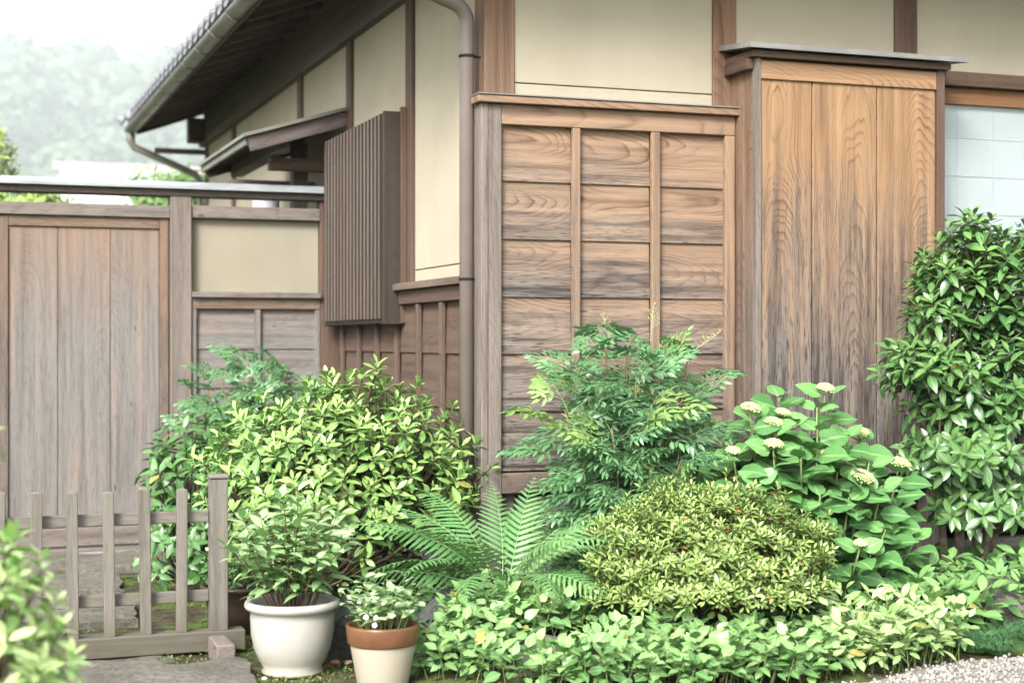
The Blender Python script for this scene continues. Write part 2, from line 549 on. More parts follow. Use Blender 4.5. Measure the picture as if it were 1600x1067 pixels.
for xx in (1.305, 2.305): board("leg", box, xx, xx + .09, BY + .01, BY + .10, .1, .553, w_grey('z'), .004)

# --- window bay on the right
win = MB(); win.box(2.42, 4.19, .20, .22, .45, 2.70)
wn_ = win.build("sliding_window", M_CORE, house)
board("lintel", wn_, 2.40, 4.20, -.045, .06, 2.664, 2.741, w_side('x'), .004)
board("track_beam", wn_, 2.40, 4.20, .0, .08, 2.572, 2.662, wood("wood_track", 'x', (.36, .17, .07), (.2, .085, .035), (.3, .2, .13), gbase=.1, contrast=.5), .004)
board("shoji_paper", wn_, 2.42, 4.19, .032, .035, .46, 2.571, M_PAPER, .001)
for k in range(6): board("muntin", wn_, 2.46 + .235 * k, 2.467 + .235 * k, .0295, .0315, .47, 2.57, M_MUNTIN, .001)
for k in range(10): board("muntin", wn_, 2.42, 4.19, 0.029, .031, .55 + .205 * k, .557 + .205 * k, M_MUNTIN, .001)
gm = NT("window_glass")
tr = gm.n.new("ShaderNodeBsdfTransparent"); tr.inputs[0].default_value = (.93, .96, .96, 1)
gl = gm.n.new("ShaderNodeBsdfGlossy"); gl.inputs["Roughness"].default_value = .06
fr = gm.n.new("ShaderNodeLayerWeight"); fr.inputs[0].default_value = .5
frf = gm.M('ADD', gm.M('MULTIPLY', gm.M('POWER', fr.outputs["Facing"], 4.), .6), .04)
mxs = gm.n.new("ShaderNodeMixShader")
gm.t.links.new(frf, mxs.inputs[0]); gm.t.links.new(tr.outputs[0], mxs.inputs[1]); gm.t.links.new(gl.outputs[0], mxs.inputs[2])
gm.t.links.new(mxs.outputs[0], gm.out.inputs[0])
board("pane", wn_, 2.42, 3.30, .010, .014, .47, 2.571, gm.m, .001)
board("pane", wn_, 3.34, 4.19, .010, .014, .47, 2.571, gm.m, .001)
board("stile", wn_, 3.301, 3.339, .000, .040, .47, 2.571, w_side('z'), .003)
board("sill", wn_, 2.40, 4.20, -.04, .10, .335, .430, w_grey('x'), .004)
board("foundation_beam", wn_, 2.40, 4.20, -.03, .08, .08, .235, w_grey('x'), .004)

# --- side wainscot
sw = MB(); sw.box(.003, .012, .14, 2.80, .56, 1.52)
sa = sw.build("side_wainscot", w_dark('y'), house)
sz = [1.505, 1.239, .962, .68]
sb = [.12, .53, .95, 1.37, 1.79, 2.21, 2.63]
for j in range(len(sb)):
    y0 = sb[j] + .02 if j else .145
    y1 = (sb[j + 1] + .02) if j + 1 < len(sb) else 2.80
    for k in range(3):
        board("board", sa, -.030, -.018, y0, y1 - .002, sz[k + 1], sz[k] + .010, w_side('y'), .002, (0, .04, 0))
for y in sb[1:]:
    board("batten", sa, -.062, -.035, y, y + .04, .66, 1.50, w_side('z'), .003)
board("header", sa, -.065, -.002, .142, 1.40, 1.505, 1.578, w_side('y'), .003)
board("cap", sa, -.10, .0, .142, 1.42, 1.580, 1.618, w_post('y'), .003)
board("header", sa, -.045, -.002, 1.42, 2.82, 1.395, 1.50, w_dark('y'), .003)
board("sill", sa, -.06, .0, .142, 2.80, .575, .672, w_side('y'), .004)

# --- lattice window
lt = MB(); lt.box(-.112, -.100, 1.335, 2.70, 1.43, 2.555)
la = lt.build("lattice_window", w_dark('z'), house)
board("end_board", la, -.150, -.024, 1.300, 1.332, 1.395, 2.575, w_slat('z'), .003)
board("end_cleat", la, -.055, -.0225, 1.282, 1.3165, 1.40, 2.60, w_side('z'), .003).rotation_euler = (0, 0, 0)
board("end_board", la, -.150, -.024, 2.702, 2.732, 1.395, 2.575, w_slat('z'), .003)
board("top_rail", la, -.130, -.024, 1.333, 2.701, 2.525, 2.572, w_slat('y'), .003)
board("bottom_rail", la, -.130, -.024, 1.333, 2.701, 1.400, 1.440, w_slat('y'), .003)
NS = 17
for k in range(NS):
    y = 1.365 + (2.640 - 1.365) * k / (NS - 1)
    sl_ = board("slat", la, -.162, -.1305, y - .013, y + .013, 1.425, 2.565, w_slat('z'), .003)
    if len(sl_.data.materials) == 1:
        sl_.data.materials.append(w_slat_lit('z'))  # outer faces coloured lighter as silvered and lit, sides kept shade-dark
        for p_ in sl_.data.polygons:
            if p_.normal.x < -.5: p_.material_index = 1

# --- downspout
dp = MB()
px_, py_ = -.082, .050
pts = [(px_, py_, -.02), (px_, py_, 2.82)]
for k in range(1, 9):
    a = math.pi / 2 * k / 8 * .86
    pts.append((px_ - .10 * (1 - math.cos(a)), py_ - .01 * k / 8, 2.82 + .10 * math.sin(a)))
e = Vector(pts[-1]); pts += [(e.x - .46, e.y - .05, e.z + .147), (-.70, e.y - .055, e.z + .19), (-.72, e.y - .055, e.z + .26), (-.72, e.y - .055, 3.345)]
dp.tube(pts, .036, 20)
dpo = dp.build("downspout", M_PIPE, house, (px_, py_, 0), True)
for z in (2.665, 1.598):
    r = MB(); r.lathe([(.036, -.007), (.0395, -.007), (.0395, .007), (.036, .007)], 20, (px_, py_, z))
    r.box(px_ + .036, px_ + .09, py_ - .004, py_ + .004, z - .005, z + .005)
    r.build("bracket", M_DARK, dpo)
for z in (.45,):
    r = MB(); r.lathe([(.0365, -.03), (.0395, -.03), (.0395, .03), (.0365, .03)], 20, (px_, py_, z)); r.build("sleeve", M_PIPE, dpo)

# --- roof: side slope over the wall, front slope above the frame
OX = -.645; ZE = 3.40; PITCH = .356; YE = 8.45; YF = -.70
def zr(x): return ZE + PITCH * (x - OX)
soff = MB()
XR = 3.5
soff.v = [(OX, YF, ZE), (XR, XR + YF - OX, zr(XR)), (XR, YE, zr(XR)), (OX, YE, ZE),
          (OX, YF, ZE + .03), (XR, XR + YF - OX, zr(XR) + .03), (XR, YE, zr(XR) + .03), (OX, YE, ZE + .03)]
soff.f = [(0, 1, 2, 3), (7, 6, 5, 4), (0, 4, 5, 1), (1, 5, 6, 2), (2, 6, 7, 3), (3, 7, 4, 0)]
soff.v += [(OX, YF, ZE), (8., YF, ZE), (8., XR + YF - OX, zr(XR)), (XR, XR + YF - OX, zr(XR)),
           (OX, YF, ZE + .03), (8., YF, ZE + .03), (8., XR + YF - OX, zr(XR) + .03), (XR, XR + YF - OX, zr(XR) + .03)]
soff.f += [tuple(8 + i for i in q) for q in ((0, 1, 2, 3), (7, 6, 5, 4), (0, 4, 5, 1), (1, 5, 6, 2), (2, 6, 7, 3))]
roof = soff.build("roof", w_dark('x'), house)
# tiled slope: pantile waves stepped in courses
tl = MB()
nx, pitch_y, course = 14, .255, .28
ny = int((YE - YF + .2) / pitch_y * 6)
for i in range(nx):
    x0 = OX - .07 + i * course; x1 = x0 + course + .03
    b = len(tl.v)
    for j in range(ny + 1):
        y = YF - .05 + j * pitch_y / 6
        wv = .022 * math.cos(2 * math.pi * y / pitch_y)
        tl.v.append((x0, y, zr(x0) + .075 + wv)); tl.v.append((x1, y, zr(x1) + .047 + wv))
    for j in range(ny):
        if tl.v[b + 2 * j][1] > (x0 - OX) + YF - .3: tl.f.append((b + 2 * j, b + 2 * j + 2, b + 2 * j + 3, b + 2 * j + 1))
tl.build("tile_courses", M_TILE, roof, smooth=True)["kind"] = "stuff"
tm = MB()
n = 12
for s_, r_ in ((0, .037), (1, .037)):
    for k in range(n): tm.v.append((-.02 + .30 * s_, r_ * math.cos(2 * math.pi * k / n), r_ * math.sin(2 * math.pi * k / n) + .107 * s_))
for k in range(n): tm.f.append((k, (k + 1) % n, n + (k + 1) % n, n + k))
tm.f.append(tuple(range(n))[::-1])
b = len(tm.v); tm.v += [(-.012, .04, -.03), (-.012, .215, -.03), (-.012, .215, -.062), (-.012, .13, -.075), (-.012, .04, -.062), (.01, .04, -.03), (.01, .215, -.03), (.01, .215, -.062), (.01, .13, -.075), (.01, .04, -.062)]
tm.f += [(b, b + 1, b + 2, b + 3, b + 4), (b, b + 5, b + 6, b + 1), (b + 4, b + 3, b + 8, b + 9), (b + 3, b + 2, b + 7, b + 8)]
tme = bpy.data.meshes.new("eave_tile"); tme.from_pydata(tm.v, [], tm.f); tme.materials.append(M_TILE)
k = 0
while YF + .05 + k * pitch_y < YE + .05:
    o = bpy.data.objects.new("eave_tile", tme); link(o, roof, (OX - .08, YF - .05 + pitch_y * k, ZE + .112)); k += 1
# verge and end ornament at the far corner
board("verge_board", roof, -.36, .36, YE - .03, YE + .0, -.06, .06, w_side('x'), .003)
vb = bpy.data.objects[[o.name for o in roof.children if o.name.startswith("verge_board")][0]]
vb.location = Vector((-.33, YE + .02, zr(-.33) - .03)); vb.rotation_euler = (0, -math.atan(PITCH), 0)
orn = MB(); orn.tube([(OX - .1, YE + .05, ZE + .06), (OX + .12, YE + .04, ZE + .17)], [.06, .075], 10); orn.tube([(OX - .02, YE - .02, ZE + .15), (OX + .05, YE - .02, ZE + .3)], [.05, .025], 8)
orn.tube([(OX - .13, YE + .03, ZE + .03), (OX - .2, YE + .05, ZE + .07)], [.05, .02], 8)
orn.build("corner_tile", M_TILE, roof, (OX, YE, ZE))
board('frieze_board', roof, -.02, .04, -.1, 8.4, 3.423, 3.645, w_dark('y'), .003)  # added to close the light leak between wall plate and soffit
# fascia and rafters
board("fascia", roof, OX - .01, OX + .02, YF, YE, ZE - .055, ZE - .002, w_dark('y'), .003)
y = YF + .15
ang = -math.atan(PITCH)
while y < YE - .05:
    L = .78
    o = board("rafter", roof, -L / 2, L / 2, -.024, .024, -.034, .034, w_dark('x'), .003)
    xc = OX + .03 + .36
    o.location = Vector((xc, y, zr(xc) - .038)); o.rotation_euler = (0, ang, 0)
    y += .43
# gutter: half round, with hangers and joints
gt = MB()
gx, gz, gr = OX - .075, ZE - .025, .058
nn = 12
for (yy, zz) in ((YF, 0.), (YE, -.02)):
    for k in range(nn + 1):
        a = math.pi + math.pi * k / nn
        gt.v.append((gx + gr * math.cos(a), yy, gz + zz + gr * math.sin(a)))
    for k in range(nn + 1):
        a = 2 * math.pi - math.pi * k / nn
        gt.v.append((gx + (gr - .004) * math.cos(a), yy, gz + zz + (gr - .004) * math.sin(a)))
m_ = 2 * (nn + 1)
for k in range(m_): gt.f.append((k, (k + 1) % m_, m_ + (k + 1) % m_, m_ + k))
gt.f += [tuple(range(m_)), tuple(range(m_, 2 * m_))]
gut = gt.build("gutter", M_GUTTER, house, (gx, YF, gz), True)
y = -.4
while y < YE:
    h = MB(); pp = []
    for k in range(9):
        a = math.pi * (1.05 + .95 * k / 8); pp.append((gx + (gr + .006) * math.cos(a), y, gz - .008 + (gr + .006) * math.sin(a)))
    pp += [(OX + .04, y, gz + .0), (OX + .05, y, gz + .04)]
    h.tube(pp, .0055, 6); h.build("hanger", M_GUTTER, gut)
    y += .62
for y in (1.6, 3.4, 5.2, 7.0):
    h = MB(); h.tube([(gx, y - .03, gz - .002), (gx, y + .03, gz - .002)], gr + .003, 16, False)
    h.f = [f for f in h.f if sum(h.v[i][2] for i in f) / 4 < gz - .004]; h.build("joint_sleeve", M_GUTTER, gut)
rp = MB()
rp.tube([(gx, YE - .06, gz - .03), (gx, YE - .06, gz - .14), (gx + .03, YE - .06, gz - .20), (gx + .62, YE - .06, gz - .44), (gx + .66, YE - .06, gz - .50), (gx + .66, YE - .06, .1)], [.05, .042, .036, .036, .036, .036], 12)
rp.build("rear_downpipe", M_GUTTER, house, (gx, YE, 0), True)
board("rear_beam", house, -.5, -.02, 8.3, 8.36, 3.12, 3.17, w_dark('x'), .003)
board("tie_beam_end", house, -.20, .06, 8.12, 8.30, 3.22, 3.45, w_dark('x'), .006)

# --- entrance canopy on the side wall
cn = MB()
cy0, cy1, cxo = 2.62, 4.42, -.655
def zc(x): return 2.775 + .30 * x
cn.v = [(cxo - .03, cy0, zc(cxo - .03)), (0, cy0, zc(0)), (0, cy1, zc(0)), (cxo - .03, cy1, zc(cxo - .03)),
        (cxo - .03, cy0, zc(cxo - .03) + .022), (0, cy0, zc(0) + .022), (0, cy1, zc(0) + .022), (cxo - .03, cy1, zc(cxo - .03) + .022)]
cn.f = [(3, 2, 1, 0), (4, 5, 6, 7), (0, 1, 5, 4), (1, 2, 6, 5), (2, 3, 7, 6), (3, 0, 4, 7)]
cano = cn.build("entrance_canopy", M_GUTTER, house)
ca = -math.atan(.30)
for yy in (cy0 + .04, cy1 - .06):
    o = board("verge_board", cano, -.33, .33, -.018, .018, -.048, .048, w_dark('x'), .004)
    o.location = Vector((-.33, yy, zc(-.33) - .052)); o.rotation_euler = (0, ca, 0)
board("eave_board", cano, cxo - .01, cxo + .012, cy0 + .06, cy1, zc(cxo) - .052, zc(cxo) - .004, M_GUTTER, .003)
for k in range(7):
    o = board("rafter", cano, -.30, .30, -.018, .018, -.022, .022, w_dark('x'), .003)
    o.location = Vector((-.32, cy0 + .25 + k * .24, zc(-.32) - .028)); o.rotation_euler = (0, ca, 0)
board("purlin", cano, -.46, -.37, cy0 + .10, cy1 - .05, 2.50, 2.585, w_dark('y'), .004)
board("bracket_arm", cano, -.45, -.022, 2.96, 3.05, 2.41, 2.49, w_side('x'), .004)
board("bracket_arm", cano, -.60, -.022, 3.55, 3.66, 2.27, 2.40, w_dark('x'), .004)
board("canopy_post", cano, -.24, -.14, 3.24, 3.34, .1, 2.62, w_dark('z'), .004)
lm = MB(); lm.lathe([(.0, 0), (.085, 0), (.09, .02), (.09, .26), (.085, .28), (0, .28)], 20, (-.40, 3.35, 1.98)); lm.build("lamp_shade", M_PAPER, cano, (0, 0, 0), True)
o = board("stair_rail", cano, -.35, .35, -.03, .03, -.03, .03, w_side('x'), .004); o.location = Vector((-.62, 3.6, 2.10)); o.rotation_euler = (0, -.35, 0)

# ------------------------------------------------------------------ garden wall with gate
gw = thing("gate_wall", "roofed timber garden wall with plank gate and cream plaster panel beside the house", "garden wall", (-1.1, 2.85, 0))
GY = 2.85
board("post", gw, -1.109, -.978, GY - .07, GY + .06, .0, 2.202, w_grey('z'), .006)
board("post", gw, -.158, -.026, GY - .05, GY + .06, .0, 2.202, w_side('z'), .006)
board("post", gw, -2.30, -2.155, GY - .07, GY + .06, .0, 2.202, w_grey('z'), .006)
board("post", gw, -4.60, -4.46, GY - .07, GY + .06, .0, 2.202, w_grey('z'), .006)
board("cap_beam", gw, -5.0, -.105, GY - .075, GY + .075, 2.204, 2.262, w_dark('x'), .004)
cs = MB()
cs.v = [(-5, GY - .115, 2.262), (-.10, GY - .115, 2.262), (-.10, GY + .0, 2.300), (-5, GY + .0, 2.300), (-.10, GY + .115, 2.262), (-5, GY + .115, 2.262),
        (-5, GY - .115, 2.246), (-.10, GY - .115, 2.246), (-.10, GY + .115, 2.246), (-5, GY + .115, 2.246)]
cs.f = [(0, 1, 2, 3), (3, 2, 4, 5), (6, 7, 1, 0), (5, 4, 8, 9), (1, 7, 8, 4, 2), (0, 3, 5, 9, 6)]
cs.build("cap_sheet", M_CAPMETAL, gw)
board("top_beam", gw, -2.154, -1.110, GY - .055, GY + .055, 2.066, 2.142, w_grey('x'), .004)
board("top_beam", gw, -.977, -.159, GY - .055, GY + .055, 2.072, 2.150, w_grey('x'), .004)
board("top_beam", gw, -4.459, -2.301, GY - .055, GY + .055, 2.072, 2.150, w_grey('x'), .004)
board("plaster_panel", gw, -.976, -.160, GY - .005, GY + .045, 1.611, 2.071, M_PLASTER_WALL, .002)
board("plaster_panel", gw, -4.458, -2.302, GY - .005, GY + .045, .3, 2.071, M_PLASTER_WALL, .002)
board("sill_cap", gw, -.977, -.159, GY - .085, GY + .04, 1.575, 1.610, w_grey('x'), .003)
board("sill_beam", gw, -.976, -.160, GY - .055, GY + .04, 1.505, 1.573, w_post('x'), .003)
board("backing", gw, -.976, -.160, GY + .005, GY + .03, .04, 1.50, w_dark('x'), .003)
gz_ = [1.503, 1.252, 1.005, .755, .505, .255, .05]
for (a, b) in ((-.948, -.575), (-.546, -.186)):
    for k in range(6):
        board("board", gw, a, b, GY - .025, GY - .013, gz_[k + 1], gz_[k] + .008, w_gate('x'), .002, rotx(-.035))
for (a, b) in ((-.976, -.945), (-.579, -.542), (-.190, -.160)):
    board("batten", gw, a, b, GY - .052, GY - .027, .04, 1.503, w_gate('z'), .003)
# the gate leaf
gl_ = MB(); gl_.box(-2.08, -1.13, GY + .0, GY + .012, .10, 2.03)
leafd = gl_.build("gate_leaf", w_dark('z'), gw)
for (a, b) in ((-2.066, -1.7805), (-1.7775, -1.4685), (-1.4655, -1.173)):
    board("plank", leafd, a, b, GY - .018, GY - .002, .165, 1.998, w_gate('z'), .003)
board("stile", leafd, -1.171, -1.118, GY - .034, GY - .002, .052, 2.060, w_post('z'), .003)
board("stile", leafd, -2.135, -2.068, GY - .034, GY - .002, .052, 2.060, w_post('z'), .003)
board("head_rail", leafd, -2.066, -1.173, GY - .033, GY - .002, 1.999, 2.0645, w_post('x'), .003)
board("bottom_rail", leafd, -2.066, -1.173, GY - .040, GY - .002, .052, .163, w_grey('x'), .003)
board("threshold", gw, -2.154, -1.110, GY - .10, GY + .06, -.03, .040, w_grey('x'), .005)
bs = MB(); bs.box(-2.4, -.0, GY - .13, GY + .10, -.08, .02); bs.build("foot_stone", M_STONE, gw)

# ------------------------------------------------------------------ low picket fence
FY = -.45
fence = thing("picket_fence", "low grey wooden picket fence on a ground beam in front of the gate", "fence", (-1.8, FY, 0))


def picket(name, x0, x1, y0, y1, z0, z1, tip, mat):
    hx, hy = (x1 - x0) / 2, (y1 - y0) / 2
    c = .003
    v = []
    for z, d in ((0, 0), (z1 - z0 - tip, 0)):
        v += [(-hx + c, -hy, z), (hx - c, -hy, z), (hx, -hy + c, z), (hx, hy - c, z), (hx - c, hy, z), (-hx + c, hy, z), (-hx, hy - c, z), (-hx, -hy + c, z)]
    v.append((0, 0, z1 - z0))
    f = [(k, (k + 1) % 8, 8 + (k + 1) % 8, 8 + k) for k in range(8)] + [(8 + k, 8 + (k + 1) % 8, 16) for k in range(8)] + [tuple(range(8))[::-1]]
    me = bpy.data.meshes.new(name); me.from_pydata(v, [], f); me.materials.append(mat)
    o = bpy.data.objects.new(name, me)
    return link(o, fence, ((x0 + x1) / 2, (y0 + y1) / 2, z0))


for k in range(8):
    x = -1.532 - .1455 * k
    o = picket("picket", x, x + .045, FY - .035, FY + .005, .090, .686 + .014 * random.random(), .009, w_fence('z'))
    o.rotation_euler = (random.uniform(-.012, .012), random.uniform(-.014, .014), random.uniform(-.07, .07))
po = picket("post", -1.391, -1.319, FY - .040, FY + .035, .090, .722, .001, w_fence('z'))
board("post_cap", po, -1.396, -1.314, FY - .045, FY + .040, .723, .741, w_fence('x'), .006)
board("rail", fence, -2.75, -1.392, FY + .006, FY + .028, .540, .590, w_fence('x'), .003)
board("rail", fence, -2.75, -1.392, FY + .006, FY + .028, .207, .256, w_fence('x'), .003)
board("ground_beam", fence, -2.75, -1.246, FY - .048, FY + .042, .004, .089, w_fence('x'), .005)
board("foot_block", fence, -1.405, -1.328, FY - .275, FY - .050, -.02, .072, w_grey('y'), .006)
board("foot_block", fence, -2.545, -2.468, FY - .275, FY - .050, -.02, .072, w_grey('y'), .006)

# ------------------------------------------------------------------ stones
def stone_mat(name, a, b, moss=.3):
    t = NT(name)
    p = t.pos()
    n1 = t.noise(p, 5., 5., .65); n2 = t.noise(p, 38., 5., .7); n3 = t.noise(p, 220., 2., .5)
    c = t.mix(t.ramp(n1, [(.3, 0.), (.7, 1.)]), a, b)
    c = t.mix(t.M('MULTIPLY', t.ramp(n2, [(.45, 0.), (.68, 1.)]), .75), c, tuple(x * .42 for x in a))
    c = t.mix(t.M('MULTIPLY', t.ramp(n3, [(.55, 0.), (.7, 1.)]), .35), c, tuple(min(1, x * 1.6) for x in b))
    c = t.mix(t.M('MULTIPLY', t.ramp(t.noise(p, 9., 4., .6), [(.55, 0.), (.68, 1.)]), moss), c, (.07, .10, .03))
    t.bump(t.M('ADD', n2, t.M('MULTIPLY', n3, .4)), 1., .02)
    return t.fin(c, .88, .2)


M_SLAB = stone_mat("slab_stone", (.115, .105, .088), (.205, .188, .158), .55)
M_ROCK = stone_mat("blue_grey_rock", (.055, .058, .058), (.14, .142, .138), .3)
M_ROCK2 = stone_mat("brown_grey_rock", (.09, .08, .07), (.22, .20, .175), .2)


def slab(name, label, x0, x1, y0, y1, z1, seed):
    r = random.Random(seed)
    bm = bmesh.new()
    nxs, nys = 12, 10
    pts = {}
    ph = [r.uniform(0, 6) for _ in range(6)]
    for j in range(nys + 1):
        for i in range(nxs + 1):
            u = i / nxs; v = j / nys
            x = x0 + (x1 - x0) * u; y = y0 + (y1 - y0) * v
            ex = .018 * math.sin(ph[0] + 9 * y) + .01 * math.sin(ph[1] + 23 * y); ey = .018 * math.sin(ph[2] + 8 * x) + .01 * math.sin(ph[3] + 21 * x)
            x += ex * abs(u - .5) * 2; y += ey * abs(v - .5) * 2
            edge = min(u, 1 - u, v, 1 - v)
            z = z1 - (.010 if edge == 0 else 0) + .004 * math.sin(ph[4] + 17 * x + 6 * y) + r.uniform(-.0025, .0025)
            pts[i, j] = bm.verts.new((x, y, z))
    for j in range(nys):
        for i in range(nxs): bm.faces.new((pts[i, j], pts[i + 1, j], pts[i + 1, j + 1], pts[i, j + 1]))
    rim = [pts[i, 0] for i in range(nxs + 1)] + [pts[nxs, j] for j in range(1, nys + 1)] + [pts[i, nys] for i in range(nxs - 1, -1, -1)] + [pts[0, j] for j in range(nys - 1, 0, -1)]
    low = [bm.verts.new((p.co.x + r.uniform(-.006, .006), p.co.y + r.uniform(-.006, .006), -.05)) for p in rim]
    for k in range(len(rim)):
        k2 = (k + 1) % len(rim)
        bm.faces.new((rim[k2], rim[k], low[k], low[k2]))
    o_ = Vector(((x0 + x1) / 2, (y0 + y1) / 2, 0))
    for v in bm.verts: v.co -= o_
    me = bpy.data.meshes.new(name); bm.to_mesh(me); bm.free(); me.materials.append(M_SLAB)
    o = link(bpy.data.objects.new(name, me), None, o_)
    return tag(o, label, "stepping stone", "stepping stones leading to the gate")


slab("stepping_stone", "wide pale stepping stone directly before the gate threshold", -2.35, -1.18, 1.98, 2.68, .035, 1)
slab("stepping_stone", "stepping stone second from the gate, behind the pickets", -2.30, -1.55, 1.22, 1.88, .030, 2)
slab("stepping_stone", "rough stepping stone third from the gate, seen between lower rail and ground beam", -2.25, -1.58, .28, 1.10, .032, 3)
slab("stepping_stone", "stepping stone lying under the ground beam of the picket fence", -2.3, -1.555, -.66, .14, .0, 4)
slab("stepping_stone", "flat grey stepping stone nearest the camera at the bottom edge", -2.25, -1.335, -1.55, -.82, .045, 5)


def rock(name, label, c, s, seed, mat, cat="rock", sub=3, rotz=0.):
    bm = bmesh.new()
    bmesh.ops.create_icosphere(bm, subdivisions=sub, radius=1.)
    r = random.Random(seed)
    dirs = [Vector((r.uniform(-1, 1), r.uniform(-1, 1), r.uniform(-1, 1))).normalized() for _ in range(11)]
    cut = [r.uniform(.62, .9) for _ in dirs]
    for v in bm.verts:
        p = v.co.copy()
        for d, k in zip(dirs, cut):
            e = p.dot(d)
            if e > k: p -= d * (e - k) * .9
        p *= 1 + r.uniform(-.018, .018)
        v.co = Vector((p.x * s[0], p.y * s[1], p.z * s[2]))
    me = bpy.data.meshes.new(name); bm.to_mesh(me); bm.free(); me.materials.append(mat)
    o = link(bpy.data.objects.new(name, me), None, c); o.rotation_euler = (0, 0, rotz)
    return tag(o, label, cat) if label else o


rock("rock", "upright blue grey rock behind the terracotta rimmed pot", (-.42, -.66, .10), (.15, .13, .155), 3, M_ROCK)
rock("rock", "rounded grey rock wedged between the two pots", (-.90, -.78, .09), (.09, .11, .20), 8, M_ROCK)
rock("rock", "low flat brown grey rock half buried in the ground cover", (-.19, -1.24, .05), (.18, .11, .075), 5, M_ROCK2, rotz=-.2)
rock("rock", "pale rock behind the grass tuft at the right edge", (2.02, -1.20, .12), (.26, .16, .13), 12, M_ROCK2)
for k, (x, y, s) in enumerate(((-.965, -.925, .022), (-.915, -.945, .018), (-1.29, -1.13, .014))):
    rock("pebble", ("orange brown pebble beside the foot of the white pot", "small tan pebble beside the terracotta rimmed pot", "small white pebble left of the white pot")[k], (x, y, .012), (s, s * .8, s * .6), 30 + k,
         (simple("orange_pebble", (.38, .19, .09), .8), simple("tan_pebble", (.36, .27, .18), .8), simple("white_pebble", (.6, .58, .54), .8))[k], "pebble", 2)

# ------------------------------------------------------------------ leaf geometry
def leaf_geo(L, W, shape='ovate', fold=.25, curl=.2, ns=4, wave=0., tipdroop=0., serr=0.):
    """Blade along +Y, face up +Z: (verts, tris, uvs)."""
    prof = {
        'ovate': lambda t: math.sin(math.pi * t ** .72) ** .85,
        'obov': lambda t: math.sin(math.pi * t ** 1.25) ** .9,
        'ellip': lambda t: math.sin(math.pi * t) ** .8,
        'lance': lambda t: math.sin(math.pi * t ** .8) ** 1.15,
    }[shape]
    V = [(0, 0, 0)]; U = [(.5, 0)]
    for i in range(1, ns):
        t = i / ns
        w = W / 2 * prof(t)
        if serr: w *= 1 + serr * (1 if i % 2 else -1)
        y = L * t; z = -curl * L * t * t - tipdroop * L * max(0, t - .7) ** 2 * 6
        zz = z + fold * w
        wv = wave * W * math.sin(i * 2.1)
        V += [(-w, y, zz + wv), (0, y, z), (w, y, zz - wv)]; U += [(0, t), (.5, t), (1, t)]
    V.append((0, L, -curl * L - tipdroop * L * .09 * 6)); U.append((.5, 1))
    T = [(0, 2, 1), (0, 3, 2)]
    for i in range(ns - 2):
        a = 1 + 3 * i; b = a + 3
        T += [(a, a + 1, b + 1), (a, b + 1, b), (a + 1, a + 2, b + 2), (a + 1, b + 2, b + 1)]
    a = 1 + 3 * (ns - 2); e = len(V) - 1
    T += [(a, a + 1, e), (a + 1, a + 2, e)]
    return np.array(V, float), np.array(T, int), np.array(U, float)


def frame(d, up, roll=0.):
    y = Vector(d).normalized()
    x = y.cross(Vector(up))
    if x.length < 1e-4: x = y.cross(Vector((.3, .9, .1)))
    x.normalize(); z = x.cross(y)
    if roll:
        x, z = x * math.cos(roll) + z * math.sin(roll), z * math.cos(roll) - x * math.sin(roll)
    return Matrix(((x.x, y.x, z.x), (x.y, y.y, z.y), (x.z, y.z, z.z)))


def tri_mesh(name, V, T, U=None, tone=None, mat=None, smooth=True):
    me = bpy.data.meshes.new(name)
    nv, nt = len(V), len(T)
    me.vertices.add(nv); me.loops.add(nt * 3); me.polygons.add(nt)
    me.vertices.foreach_set("co", np.asarray(V, np.float32).ravel())
    me.loops.foreach_set("vertex_index", np.asarray(T, np.int32).ravel())
    me.polygons.foreach_set("loop_start", np.arange(0, nt * 3, 3, dtype=np.int32))
    me.polygons.foreach_set("loop_total", np.full(nt, 3, np.int32))
    me.update(calc_edges=True)
    if smooth: me.polygons.foreach_set("use_smooth", np.ones(nt, bool))
    if U is not None:
        uvl = me.uv_layers.new(name="UVMap")
        uvl.data.foreach_set("uv", np.asarray(U, np.float32)[np.asarray(T).ravel()].ravel())
    if tone is not None:
        a = me.attributes.new("tone", 'FLOAT', 'POINT'); a.data.foreach_set("value", np.asarray(tone, np.float32))
    if mat: me.materials.append(mat)
    return me


